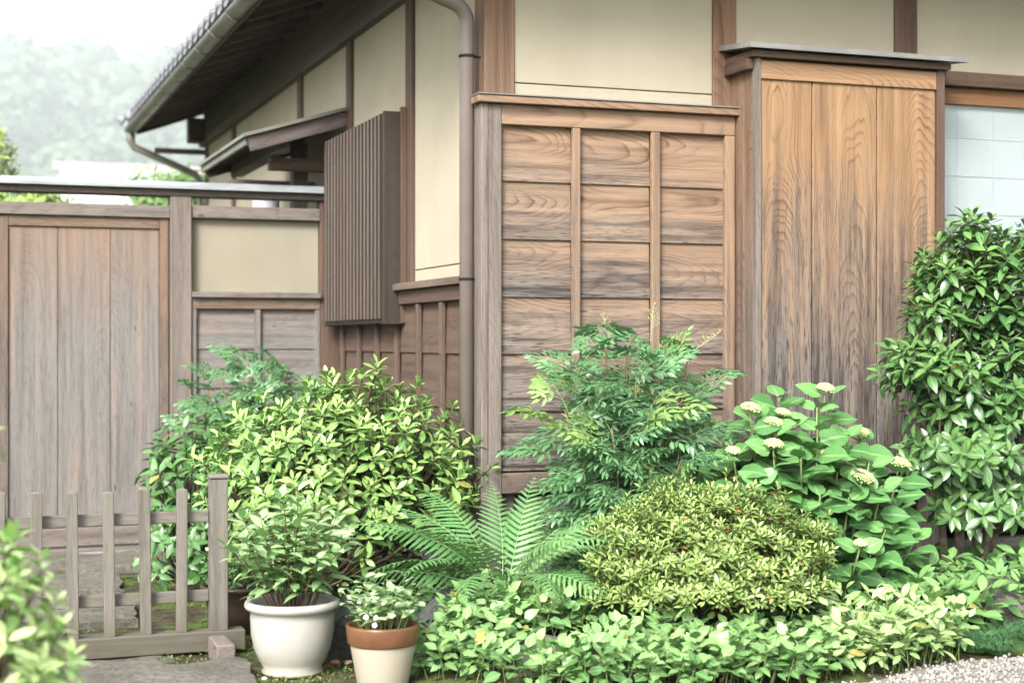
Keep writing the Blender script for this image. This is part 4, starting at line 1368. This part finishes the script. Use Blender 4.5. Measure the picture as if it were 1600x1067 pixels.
# --- small evergreen tree at the right edge
random.seed(504)
et = thing("evergreen_tree", "glossy leaved small evergreen tree in front of the window at right", "tree", (2.20, -.72, .1))
g_et = [leaf_geo(1, .40, 'ellip', .28, c_, 5, .0, .02) for c_ in (.10, .22, .36)]
m_et = leaf_mat("leaf_evergreen", (.032, .095, .028), (.165, .30, .085), .32, .55, .27)
lv = []
zs = [((2.38, -.72, 1.50), (.46, .42, .42), 105), ((2.02, -.80, 1.15), (.30, .32, .18), 44), ((2.42, -.95, .98), (.50, .30, .18), 60), ((2.02, -.90, .75), (.26, .26, .14), 36), ((2.55, -.70, 1.25), (.42, .40, .26), 46), ((2.12, -.95, .52), (.24, .22, .13), 26), ((2.5, -1.0, .62), (.35, .25, .16), 30), ((2.62, -.80, 1.62), (.40, .34, .30), 60), ((2.12, -.80, 1.00), (.26, .24, .16), 30), ((2.36, -.86, 1.24), (.32, .28, .18), 36), ((2.08, -.78, 1.60), (.20, .22, .16), 26), ((1.84, -.84, 1.20), (.15, .2, .10), 16), ((2.16, -.8, 1.80), (.12, .14, .12), 12), ((1.92, -.85, 1.42), (.12, .15, .08), 10)]
tips = []
for c_, r_, n_ in zs: tips += [t for t in poisson(int(n_ * 1.4), dome(c_, (r_[0] * .92, r_[1] * .9, r_[2] * .82), -.45, .12, fill=.35), .066) if t.y < -.36]
for t in tips:
    dv = (t - Vector((2.3, -.7, .9))).normalized() * .8 + Vector((0, 0, .75)) + rv(.3)
    rosette(lv, t, dv, random.randint(9, 12), .094, 3, .06, -.45, 1.0, .6, .05 + .25 * max(0, t.z - 1.), .55 + .3 * max(0, t.z - 1.))
foliage(et, g_et, m_et, lv, 300, 15)
mb = MB()
limbs = []
for (dx, dy, tx, ty, tz, r0) in ((0, 0, 2.28, -.74, 1.5, .026), (.11, .02, 2.45, -.72, 1.4, .024), (.05, -.08, 2.40, -.95, .95, .020), (-.06, 0, 2.02, -.82, 1.1, .022), (.20, .03, 2.6, -.7, 1.3, .024)):
    b = Vector((2.16 + dx, -.72 + dy, .05)); e = Vector((tx, ty, tz))
    P_ = [b, b.lerp(e, .3) + Vector((-.03, .0, .06)), b.lerp(e, .65) + rv(.03), e]
    mb.tube(P_, [r0, r0 * .85, r0 * .6, r0 * .3], 8); limbs += P_[1:]
for t in tips:
    n_ = min(limbs, key=lambda q: (q - t).length + (.3 if q.z > t.z else 0))
    mb.tube([n_, n_.lerp(t, .5) + rv(.02) - Vector((0, 0, .02)), t], [.007, .005, .002], 5, False)
mb.build("trunk", M_BARK2, et, WLOC[et.name], True)

# --- pots
def pot(name, label, c, prof, mat, soil_r, soil_z, group=None):
    t = thing(name, label, "plant pot", c)
    mb = MB(); mb.lathe([(r, z) for r, z in prof], 48, c); mb.build("body", mat, t, c, True)
    s = MB(); s.lathe([(0., soil_z + .004), (soil_r * .6, soil_z + .006), (soil_r, soil_z)], 32, c); s.build("soil", M_SOIL, t, c)
    return t


M_SOIL = simple("potting_soil", (.06, .045, .032), .95, .1, .4, 60., 0, .8, 150.)
def glaze(name, c1, c2, rough, zt):
    t = NT(name); p = t.objco(); z = t.sep(p)[2]
    n = t.noise(p, 18., 5., .7); n2 = t.noise(t.comb(t.M('MULTIPLY', t.sep(p)[0], 30.), t.M('MULTIPLY', t.sep(p)[1], 30.), t.M('MULTIPLY', z, 4.)), 1., 4., .6)
    c = t.mix(t.M('MULTIPLY', t.ramp(n, [(.4, 0.), (.75, 1.)]), .35), c1, c2)
    low = t.M('MULTIPLY', t.ramp(t.M('ADD', z, t.M('MULTIPLY', t.M('SUBTRACT', n2, .5), .10)), [(.0, 1.), (zt, 0.)]), .55)
    c = t.mix(low, c, (.33, .30, .22))
    c = t.mix(t.M('MULTIPLY', t.ramp(t.noise(p, 160., 2., .5), [(.62, 0.), (.7, 1.)]), .3), c, (.35, .31, .24))
    t.bump(n2, .12, .004)
    return t.fin(c, rough, .45)


wp = pot("plant_pot", "large white glazed pot with rolled rim", (-1.155, -1.0, 0.),
         [(0, .0), (.115, .0), (.122, .012), (.112, .026), (.128, .05), (.150, .10), (.162, .16), (.165, .22), (.164, .245), (.172, .250), (.184, .258), (.188, .270), (.184, .282), (.172, .287), (.160, .283), (.156, .26), (.150, .235), (.14, .22)],
         glaze("white_glaze", (.345, .333, .300), (.27, .26, .225), .30, .11), .152, .236)
tp = thing("plant_pot", "cream clay pot with a terracotta brown rim", "plant pot", (-.862, -1.27, -.06))
c_ = (-.862, -1.27, -.06)
mb = MB(); mb.lathe([(0, 0), (.086, 0), (.090, .006), (.126, .205), (.128, .212)], 48, c_); mb.build("body", glaze("cream_clay", (.37, .33, .26), (.31, .27, .20), .55, .05), tp, c_, True)
mb = MB(); mb.lathe([(.128, .205), (.1335, .207), (.136, .212), (.142, .272), (.140, .279), (.135, .281), (.130, .277), (.126, .262), (.122, .25)], 48, c_)
mb.build("rim", simple("terracotta_glaze", (.130, .058, .027), .34, .45, .12, 14.), tp, c_, True)
mb = MB(); mb.lathe([(0, .256), (.08, .258), (.125, .252)], 32, c_); mb.build("soil", M_SOIL, tp, c_)
bp = pot("plant_pot", "dark brown pot behind the fence end post", (-1.19, -.02, 0.), [(0, 0), (.11, 0), (.14, .10), (.158, .185), (.170, .19), (.172, .205), (.16, .21), (.152, .19), (.145, .17)],
         simple("dark_brown_glaze", (.055, .035, .028), .4, .4, .2, 10.), .148, .178)

# plant in the white pot
random.seed(505)
pw = thing("potted_shrub", "leafy light green plant growing in the white pot", "potted plant", (-1.155, -1.0, .236))
g_pw = [leaf_geo(1, .44, 'ovate', .22, c_, 5, .01, .04) for c_ in (.10, .28, .42)]
m_pw = leaf_mat("leaf_potted", (.15, .29, .10), (.42, .56, .28), .36, .5, .34)
lv = []
r = random.Random(4)
mb = MB()
for k in range(34):
    a = k * 2.4; rr = .25 * math.sqrt((k + .5) / 34)
    h = .50 - .9 * rr + r.uniform(-.10, .06)
    b = Vector((-1.155 + .30 * rr * math.cos(a), -1.0 + .30 * rr * math.sin(a), .23))
    e = Vector((-1.155 + rr * 1.08 * math.cos(a), -1.0 + rr * 1.08 * math.sin(a), .27 + h * .92))
    m_ = b.lerp(e, .5) + Vector((0, 0, .04)) + rvv(r, .012)
    mb.tube([b, m_, e], [.004, .003, .0015], 5, False)
    a1 = r.uniform(0, 3)
    n_ = 7
    for q in range(n_):
        t = .30 + .70 * q / (n_ - 1)
        p = b.lerp(m_, t * 2) if t < .5 else m_.lerp(e, t * 2 - 1)
        for s in (0, 1):
            aa = a1 + q * 1.571 + s * 3.1416 + r.uniform(-.3, .3); el = .05 + .65 * t ** 3 + r.uniform(-.3, .3)
            d = Vector((math.cos(aa) * math.cos(el), math.sin(aa) * math.cos(el), math.sin(el)))
            lv.append((p, frame(d, Vector((0, 0, 1)) + rvv(r, .3)), (.092 if t < .9 else .072) * r.uniform(.7, 1.2), r.randrange(3), r.uniform(0, .5) + .35 * t ** 2))
foliage(pw, g_pw, m_pw, lv, 300, 13)
mb.build("stems", M_RSTEM, pw, WLOC[pw.name], True)

# plant in the terracotta rimmed pot
random.seed(506)
pt = thing("potted_herb", "small pale green herb with white flowers in the terracotta rimmed pot", "potted plant", (-.862, -1.27, .196))
g_pt = [leaf_geo(1, .62, 'obov', .2, c_, 4, .04, .05) for c_ in (.1, .3)]
m_pt = leaf_mat("leaf_herb", (.24, .38, .17), (.50, .62, .36), .45, .4, .35)
lv = []; mb = MB()
for k in range(46):
    a = k * 2.4; rr = .125 * math.sqrt((k + .5) / 46)
    b = Vector((-.862 + rr * .7 * math.cos(a), -1.27 + rr * .7 * math.sin(a), .19))
    e = Vector((-.862 + rr * 1.2 * math.cos(a), -1.27 + rr * 1.2 * math.sin(a), .240 + r.uniform(.03, .13) + (.05 if k % 9 == 0 else 0)))
    mb.tube([b, e], [.002, .001], 4, False)
    for q in range(5):
        aa = q * 2.4 + k; el = r.uniform(.0, .7); p = b.lerp(e, .5 + .5 * q / 4)
        d = Vector((math.cos(aa) * math.cos(el), math.sin(aa) * math.cos(el), math.sin(el)))
        lv.append((p, frame(d, Vector((0, 0, 1)) + rvv(r, .4)), r.uniform(.036, .068), r.randrange(2), r.uniform(0, 1)))
foliage(pt, g_pt, m_pt, lv, 200, 10)
mb.build("stems", M_GSTEM, pt, WLOC[pt.name], True)
m_wf = simple("white_petal", (.82, .80, .74), .6, .3, .03)
for (dx, dy, dz) in ((-.09, -.09, .048), (-.055, -.10, .045), (-.06, -.10, .018), (-.10, -.03, .10), (.03, .02, .155)):
    mb = MB(); cc = Vector((-.862 + dx, -1.27 + dy, .215 + dz))
    for q in range(5):
        a = q * 1.2566
        e = cc + Vector((math.cos(a) * .010, -.004, math.sin(a) * .010))
        mb.tube([cc, cc.lerp(e, .6), e + Vector((0, 0, .001))], [.002, .0065, .003], 6)
    mb.build("flower", m_wf, pt, cc, True)

# plant in the dark pot
random.seed(507)
pb = thing("potted_foliage", "dark small leaved plant in the dark brown pot behind the fence post", "potted plant", (-1.19, -.02, .178))
lv = []
g_pb = [leaf_geo(1, .45, 'ellip', .2, .2, 4)]
tips = poisson(70, dome((-1.19, -.02, .27), (.16, .16, .15), -.3, .1, fill=.3), .03)
for t in tips: rosette(lv, t, Vector((0, 0, 1)) + rv(.5), 7, .042, 1, .03, -.2, .9)
foliage(pb, g_pb, leaf_mat("leaf_pot_dark", (.05, .12, .04), (.11, .21, .06), .4, .4, .25), lv, 0)
mb = MB()
for t in tips[::4]: mb.tube([(-1.19 + (t.x + 1.19) * .4, -.02 + (t.y + .02) * .4, .17), t], [.003, .0015], 4, False)
mb.build("stems", M_RSTEM, pb, WLOC[pb.name])

# --- ground cover clumps
def clump(label, region, n, r_, L, mat, geos, lo=.04, hi=.11, nind=300, per=(5, 8), cell=12., lift=0., name="ground_cover_plant"):
    xs = [p[0] for p in region]; ys = [p[1] for p in region]
    def inside(x, y):
        c = False; j = len(region) - 1
        for i in range(len(region)):
            a, b = region[i], region[j]
            if (a[1] > y) != (b[1] > y) and x < (b[0] - a[0]) * (y - a[1]) / (b[1] - a[1]) + a[0]: c = not c
            j = i
        return c
    cx_ = sum(xs) / len(xs); cy_ = sum(ys) / len(ys)
    def f():
        x = random.uniform(min(xs), max(xs)); y = random.uniform(min(ys), max(ys))
        return Vector((x, y, bed(x, y))) if inside(x, y) else None
    P = poisson(n, f, r_, 14)
    root = thing(name, label, "ground cover", (cx_, cy_, bed(cx_, cy_)))
    lv = []; mb = MB()
    for p in P:
        # taller towards the middle of the clump
        k = 1 - min(1, ((p.x - cx_) / (max(xs) - min(xs)) * 2) ** 2 * .5 + ((p.y - cy_) / (max(ys) - min(ys)) * 2) ** 2 * .5)
        h = random.uniform(lo, hi) + lift * k
        lean = Vector((random.uniform(-.35, .35), random.uniform(-.45, .2), 1)).normalized()
        top = p + lean * h
        mb.tube([p - Vector((0, 0, .01)), top], [.0022, .0014], 3, False)
        nn_ = random.randint(*per); a0 = random.uniform(0, 6); pv_ = random.uniform(-.3, .25)
        for q in range(nn_):
            t = q / max(1, nn_ - 1)
            a = a0 + q * 2.39996; el = -.25 + 1.0 * t + random.uniform(-.3, .3)
            d = Vector((math.cos(a) * math.cos(el), math.sin(a) * math.cos(el), math.sin(el)))
            pos = p.lerp(top, .45 + .55 * t)
            lv.append((pos + d * .012, frame(d, Vector((0, 0, 1)) - FWD * .45 + rv(.35), random.uniform(-.3, .3)), L * random.uniform(.65, 1.2), random.randrange(len(geos)), random.uniform(0, .6) + .35 * t + pv_))
    foliage(root, geos, mat, lv, nind, cell)
    mb.build("stems", M_GSTEM, root, WLOC[root.name])["kind"] = "stuff"
    return root


random.seed(508)
g_gc = [leaf_geo(1, w_, 'ovate', .18, c_, 5, .02, .03) for w_, c_ in ((.66, .12), (.60, .28), (.72, .05))]
g_gl = [leaf_geo(1, w_, 'ellip', .22, c_, 5, .02, .03) for w_, c_ in ((.46, .15), (.42, .30), (.50, .08))]
m_gc = leaf_mat("leaf_ground_cover", (.060, .155, .042), (.27, .43, .155), .38, .5, .28)
m_gp = leaf_mat("leaf_ground_pale", (.15, .27, .085), (.36, .48, .20), .38, .5, .32)
m_gd = leaf_mat("leaf_ground_dark", (.075, .18, .055), (.17, .30, .09), .40, .45, .28)
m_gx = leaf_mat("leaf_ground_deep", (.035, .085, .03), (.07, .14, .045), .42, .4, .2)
clump("oval leaved ground cover right of the terracotta rimmed pot around the flat rock", [(-.74, -1.22), (-.52, -1.50), (-.38, -1.40), (-.32, -1.18), (.02, -1.18), (.20, -1.05), (.28, -.82), (-.05, -.80), (-.38, -.86), (-.62, -1.0)], 260, .038, .060, m_gc, g_gc, .05, .14, lift=.06)
clump("oval leaved ground cover in the foreground below the olive green azalea", [(-.50, -1.56), (-.16, -1.45), (.05, -1.36), (.22, -1.30), (.60, -1.46), (.95, -1.50), (.92, -1.75), (.70, -1.86), (.2, -1.84), (-.2, -1.74)], 400, .036, .062, m_gc, g_gc, .05, .13, lift=.06)
clump("bright pale green ground cover clump beside the gravel", [(.82, -1.74), (.90, -1.48), (1.15, -1.34), (1.42, -1.36), (1.55, -1.52), (1.46, -1.70), (1.15, -1.82)], 200, .036, .066, m_gp, g_gl, .05, .14, lift=.12)
clump("mid green long leaved ground cover at the right edge under the evergreen tree", [(1.45, -1.30), (1.62, -1.05), (2.1, -.95), (2.8, -1.0), (2.7, -1.38), (2.0, -1.32), (1.72, -1.45)], 210, .045, .088, m_gd, g_gl, .06, .17, lift=.06)
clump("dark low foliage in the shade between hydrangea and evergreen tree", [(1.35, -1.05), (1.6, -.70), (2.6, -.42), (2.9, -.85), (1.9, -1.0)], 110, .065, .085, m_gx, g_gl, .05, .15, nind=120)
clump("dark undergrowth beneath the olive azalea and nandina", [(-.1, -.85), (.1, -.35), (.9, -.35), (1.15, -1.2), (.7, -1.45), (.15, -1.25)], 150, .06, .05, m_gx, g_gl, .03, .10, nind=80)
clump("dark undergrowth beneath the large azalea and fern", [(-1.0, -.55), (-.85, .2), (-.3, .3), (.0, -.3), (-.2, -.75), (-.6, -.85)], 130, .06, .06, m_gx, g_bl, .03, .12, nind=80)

# --- grass tufts by the gravel
def grass(label, spots, per, L, mat, name="grass_tuft"):
    V = []; T = []; U = []; TO = []
    c0 = Vector((spots[0][0], spots[0][1], bed(*spots[0][:2])))
    for (x, y, rr) in spots:
        for k in range(per):
            a = random.uniform(0, 6.28); q = rr * math.sqrt(random.random())
            b = Vector((x + q * math.cos(a) * .6, y + q * math.sin(a) * .6, bed(x, y))) - c0
            aa = a + random.uniform(-.8, .8); l = L * random.uniform(.6, 1.2); w = .0034
            h = Vector((math.cos(aa), math.sin(aa), 0)); sd = Vector((-h.y, h.x, 0)) * w
            bb = len(V); tone = random.random()
            for i in range(5):
                t = i / 4
                p = b + h * (l * .62 * t ** 1.3) + Vector((0, 0, l * (.95 * t - .72 * t * t)))
                ww = sd * (1 - t * .85)
                V += [tuple(p - ww), tuple(p + ww)]; U += [(0, t), (1, t)]; TO += [tone, tone]
            for i in range(4):
                e_ = bb + 2 * i; T += [(e_, e_ + 1, e_ + 3), (e_, e_ + 3, e_ + 2)]
    me = tri_mesh(name, np.array(V), np.array(T), np.array(U), np.array(TO), mat)
    o = link(bpy.data.objects.new(name, me), None, c0)
    return tag(o, label, "grass", kind="stuff")


m_gr = leaf_mat("leaf_mondo", (.05, .13, .045), (.12, .23, .075), .4, .4, .2, vein=0)
grass("dark green mondo grass tufts at the edge of the gravel", [(1.62, -1.56, .11), (1.76, -1.50, .10), (1.70, -1.63, .08), (1.90, -1.46, .10), (2.04, -1.44, .1), (1.55, -1.47, .08)], 240, .16, m_gr)

# --- gravel
random.seed(509)
def gravel():
    bm = bmesh.new(); bmesh.ops.create_icosphere(bm, subdivisions=1, radius=1.); v0 = np.array([v.co[:] for v in bm.verts]); t0 = np.array([[v.index for v in f.verts] for f in bm.faces]); bm.free()
    V = []; T = []; TO = []
    n = 0
    for _ in range(8000):
        x = random.uniform(.2, 2.6); y = random.uniform(-2.7, -1.45)
        edge = -1.92 + .36 * max(0, (x - .95)) ** .8 if x > .95 else -1.94
        edge = min(edge, -1.74) + random.uniform(-.05, .03)
        if y > edge: continue
        s = random.uniform(.005, .0105)
        m = np.array(Euler((random.uniform(0, 6), random.uniform(0, 6), random.uniform(0, 6))).to_matrix())
        v = (v0 * (1 + rng.uniform(-.16, .16, (len(v0), 1))) * np.array([1, random.uniform(.65, 1), random.uniform(.5, .8)])) @ m.T * s + np.array([x, y, .006 + random.uniform(-.002, .006)])
        V.append(v); T.append(t0 + n); n += len(v0); TO.append(np.full(len(v0), random.random()))
    t = NT("gravel_stones"); tn = t.attr("tone")
    c = t.ramp(tn, [(0., (.17, .155, .14)), (.35, (.23, .215, .195)), (.7, (.30, .285, .265)), (1., (.38, .365, .345))])
    c = t.mix(t.M('MULTIPLY', t.noise(t.pos(), 300., 3., .6), .4), c, (.25, .22, .19)); t.fin(c, .85, .2)
    me = tri_mesh("gravel", np.concatenate(V), np.concatenate(T), None, np.concatenate(TO), t.m, False)
    o = link(bpy.data.objects.new("gravel", me)); tag(o, "pale grey gravel in the lower right corner", "gravel", kind="stuff")
    # the packed grit under the stones
    gs = MB(); xs_ = [.2 + .1 * i for i in range(25)]
    for x in xs_:
        e_ = min(-1.92 + .36 * max(0, x - .95) ** .8, -1.74) if x > .95 else -1.94
        gs.v += [(x, -5.5, .0), (x, e_, .004)]
    gs.f = [(2 * i, 2 * i + 2, 2 * i + 3, 2 * i + 1) for i in range(len(xs_) - 1)]
    tag(gs.build("gravel_path", simple("grit", (.22, .20, .175), .95, .1, .3, 120., 0, .6, 300.)), kind="structure")


gravel()

# --- moss cushions and fallen leaves
def moss():
    lv_geo = leaf_geo(1, .5, 'ellip', .2, .3, 3)
    V = []; T = []; U = []; TO = []; n = 0
    spots = []
    for _ in range(320):
        x = random.uniform(-2.3, -.75); y = random.uniform(-1.5, 2.6)
        k = math.sin(x * 5.1 + 1) + math.sin(y * 4.3 + x * 2.2) + .6 * math.sin(y * 9.7)
        if k < -.2: continue
        if -2.2 < x < -1.58 and (.3 < y < 1.1 or 1.25 < y < 1.85 or y > 2 or -.6 < y < .1): continue
        if x < -1.35 and y < -.84: continue
        spots.append((x, y))
    for (x, y) in spots:
        for _ in range(38):
            a = random.uniform(0, 6.28); q = .075 * math.sqrt(random.random())
            d = Vector((random.uniform(-1, 1), random.uniform(-1, 1), random.uniform(.1, 1.))).normalized()
            m = np.array(frame(d, (0, 0, 1))) * random.uniform(.008, .02)
            V.append(lv_geo[0] @ m.T + np.array([x + q * math.cos(a), y + q * math.sin(a), bed(x, y) - .005 + random.uniform(0, .012)]))
            T.append(lv_geo[1] + n); n += len(lv_geo[0]); U.append(lv_geo[2]); TO.append(np.full(len(lv_geo[0]), random.random()))
    me = tri_mesh("moss", np.concatenate(V), np.concatenate(T), np.concatenate(U), np.concatenate(TO), leaf_mat("leaf_moss", (.07, .11, .025), (.19, .25, .06), .6, .2, .2, vein=0))
    tag(link(bpy.data.objects.new("moss", me)), "green moss and tiny weeds between the stepping stones", "moss", kind="stuff")
    V = []; T = []; U = []; TO = []; n = 0
    for _ in range(420):
        x = random.uniform(-1.35, 1.2); y = random.uniform(-1.85, -.5)
        if x < -.2 and random.random() < .5: continue
        m = np.array(frame((random.uniform(-1, 1), random.uniform(-1, 1), random.uniform(-.2, .3)), (random.uniform(-.5, .5), random.uniform(-.5, .5), 1))) * random.uniform(.012, .035)
        V.append(lv_geo[0] @ m.T + np.array([x, y, bed(x, y) + .004])); T.append(lv_geo[1] + n); n += len(lv_geo[0]); U.append(lv_geo[2]); TO.append(np.full(len(lv_geo[0]), random.random()))
    me = tri_mesh("leaf_litter", np.concatenate(V), np.concatenate(T), np.concatenate(U), np.concatenate(TO), leaf_mat("leaf_dry", (.17, .10, .05), (.36, .25, .14), .8, .1, .15, tint=(.3, .18, .08)))
    tag(link(bpy.data.objects.new("leaf_litter", me)), "dry brown fallen leaves on the soil of the bed", "leaf litter", kind="stuff")


moss()

# --- out of focus shrub close to the camera at the left
random.seed(510)
fs_ = thing("foreground_shrub", "blurred bright green shrub closest to the camera at the left edge", "shrub", (-2.44, -2.86, 0))
g_fs = [leaf_geo(1, .38, 'ellip', .25, c_, 4) for c_ in (.1, .25)]
m_fs = leaf_mat("leaf_foreground", (0.230, 0.391, 0.115), (0.517, 0.621, 0.276), .33, .6, .38)
lv = []
tips = poisson(150, dome((-2.45, -2.86, .42), (.29, .34, .42), -.9, .10, fill=.15), .066)
tips += [Vector(p) for p in ((-2.37, -2.86, .92), (-2.37, -2.84, 1.0), (-2.38, -2.88, 1.07), (-2.36, -2.82, .88))]
for t in tips: rosette(lv, t, (t - Vector((-2.44, -2.86, .25))).normalized() + Vector((0, 0, .6)) + rv(.2), 11, .085, 2, .06, -.3, 1.1, .6, .2, 1.)
foliage(fs_, g_fs, m_fs, lv, 150, 16)
branches(fs_, (-2.44, -2.86, 0), tips, M_BARK, .016, 6)

# ------------------------------------------------------------------ beyond the wall
def far(px, F, z): return Vector((CAM.x, CAM.y, 0)) + FWD * F + RGT * ((px - 800) / 2450 * F) + Vector((0, 0, z))


# pale roofed house behind the gate
nb = thing("neighbour_house", "pale sheet roofed house seen over the garden wall", "house", (2.0, 16.5, 0))
wb_ = MB(); wb_.box(-.3, 5.2, 15.0, 19.4, 0, 3.1); wb_.build("wall", simple("pale_wall", (.6, .58, .54), .8), nb)
M_PALE = simple("pale_sheet_roof", (.62, .61, .61), .4, .5, .05, 2.)
rfm = MB(); rfm.v = [(-.75, 14.5, 3.05), (5.6, 14.5, 3.05), (5.6, 17.3, 3.90), (-.75, 17.3, 3.90), (5.6, 20.1, 3.05), (-.75, 20.1, 3.05)]
rfm.f = [(0, 1, 2, 3), (3, 2, 4, 5), (1, 4, 2), (0, 3, 5)]
nr = rfm.build("roof", M_PALE, nb)
for k in range(15):
    x = -.70 + k * .43
    sm = MB(); sm.v = [(x - .02, 14.5, 3.055), (x + .02, 14.5, 3.055), (x + .02, 17.3, 3.905), (x - .02, 17.3, 3.905), (x - .02, 14.5, 3.09), (x + .02, 14.5, 3.09), (x + .02, 17.3, 3.94), (x - .02, 17.3, 3.94)]
    sm.f = [(4, 5, 6, 7), (0, 1, 5, 4), (1, 2, 6, 5), (3, 0, 4, 7)]; sm.build("seam", M_PALE, nr)
rg_ = MB(); rg_.box(-.85, 5.7, 17.2, 17.4, 3.86, 3.98); rg_.build("ridge_cap", simple("ridge_tile", (.45, .38, .38), .6), nr)


def far_tree(name, label, c, r, trunk_h, base, young, n, L, seed):
    random.seed(seed)
    t = thing(name, label, "tree", (c[0], c[1], 0))
    tips = poisson(n, dome(c, r, -.8, .16, fill=.5), .5 * L)
    lv = []
    for p in tips: rosette(lv, p, (p - Vector(c)).normalized() + Vector((0, 0, .6)) + rv(.3), 9, L, 1, L * .6, -.3, 1.1)
    foliage(t, [leaf_geo(1, .4, 'ellip', .2, .2, 3)], leaf_mat(name + "_leaf_%d" % seed, base, young, .5, .3, .35), lv, 0)
    mb = MB(); mb.tube([(c[0], c[1], -.1), (c[0] + .1, c[1], c[2] * .5), (c[0], c[1], c[2])], [.14, .11, .05], 8)
    for p in tips[::max(1, len(tips) // 14)]: mb.tube([(c[0], c[1], c[2] * random.uniform(.5, .9)), p], [.05, .015], 5, False)
    mb.build("trunk", M_BARK2, t, (c[0], c[1], 0))


far_tree("garden_tree", "soft green tree between the neighbour roof and the eaves", tuple(far(262, 17.5, 2.86)), (.55, .5, .38), 2, (.10, .19, .06), (.20, .32, .10), 200, .13, 41)
far_tree("garden_tree", "yellow green tree at the left edge behind the garden wall", tuple(far(-62, 14.5, 3.02)), (.42, .4, .46), 2, (.26, .36, .09), (.44, .52, .18), 200, .11, 42)  # haze painted in: leaf colours lightened
far_tree("garden_tree", "low bright green tree above the gate at far left", tuple(far(50, 13.5, 2.40)), (.50, .4, .26), 2, (.16, .26, .06), (.30, .40, .10), 160, .10, 43)

# wooded hill
random.seed(99)
KS = 14.0


def hill_h(px): return 27.4 + .9 * math.sin(px * .0115 + .2) + .8 * math.sin(px * .043 + .9) + .5 * math.sin(px * .083)


hm = MB(); cols = list(range(-1500, 2600, 60)); rows = [(95, .0), (110, .18), (125, .42), (140, .68), (155, .9), (168, 1.), (190, .95), (210, .6)]
for c__ in cols:
    for (F, k) in rows:
        p = far(c__, F * KS, hill_h(c__) * k * KS - .5); hm.v.append(tuple(p))
nr_ = len(rows)
for i in range(len(cols) - 1):
    for j in range(nr_ - 1): hm.f.append((i * nr_ + j, (i + 1) * nr_ + j, (i + 1) * nr_ + j + 1, i * nr_ + j + 1))
tag(hm.build("hill", simple("hill_undergrowth", (.05, .075, .03), .9, .1, .3, .2)), kind="structure")
lv_geo = leaf_geo(1, .7, 'ellip', .3, .2, 3)
V = []; T = []; U = []; TO = []; n = 0
for _ in range(460):
    pxx = random.uniform(-420, 900); F = random.uniform(92, 168)
    k = np.interp(F, [r_[0] for r_ in rows], [r_[1] for r_ in rows])
    g0 = far(pxx, F * KS, hill_h(pxx) * k * KS); s = random.uniform(2.0, 3.6) * KS; tone = random.random()
    nl = 190
    u_ = rng.normal(size=(nl, 3)); u_ /= np.linalg.norm(u_, axis=1)[:, None]; u_[:, 2] = np.abs(u_[:, 2]) * 1.1 - .25
    lob = 1 + .18 * np.sin(4 * u_[:, 0] + pxx) + .14 * np.sin(5 * u_[:, 1] + F)
    for q in range(nl):
        d = Vector(u_[q] + rng.uniform(-.5, .5, 3)); m = np.array(frame(d.cross(Vector((.2, .4, .7))), d)) * random.uniform(.6, 1.1) * KS
        V.append(lv_geo[0] @ m.T + np.array(g0) + np.array([0, 0, s * .55]) + u_[q] * s * lob[q] * np.array([1, 1, .95]))
        T.append(lv_geo[1] + n); n += len(lv_geo[0]); U.append(lv_geo[2]); TO.append(np.full(len(lv_geo[0]), min(1, tone * .8 + random.random() * .3)))
me = tri_mesh("woodland", np.concatenate(V), np.concatenate(T), np.concatenate(U), np.concatenate(TO), leaf_mat("leaf_woodland", (.022, .048, .035), (.10, .15, .085), .6, .2, .15, vein=0))
tag(link(bpy.data.objects.new("woodland", me)), "misty wooded hillside far behind the wall", "woodland", kind="stuff")

# ------------------------------------------------------------------ haze
hz = MB(); hz.box(-3400, 3400, -3400, 3400, -1.2, 500)
hm_ = bpy.data.materials.new("haze_air"); hm_.use_nodes = True
hn = hm_.node_tree.nodes
for x in list(hn):
    if x.type != 'OUTPUT_MATERIAL': hn.remove(x)
pv = hn.new("ShaderNodeVolumePrincipled")
pv.inputs["Color"].default_value = (.90, .95, .97, 1)
pv.inputs["Density"].default_value = .00024
pv.inputs["Anisotropy"].default_value = 0.
hm_.node_tree.links.new(pv.outputs[0], [x for x in hn if x.type == 'OUTPUT_MATERIAL'][0].inputs["Volume"])
hz_o = hz.build("haze", hm_)
tag(hz_o, "thin pale haze that fades the far hillside", "haze", kind="stuff")
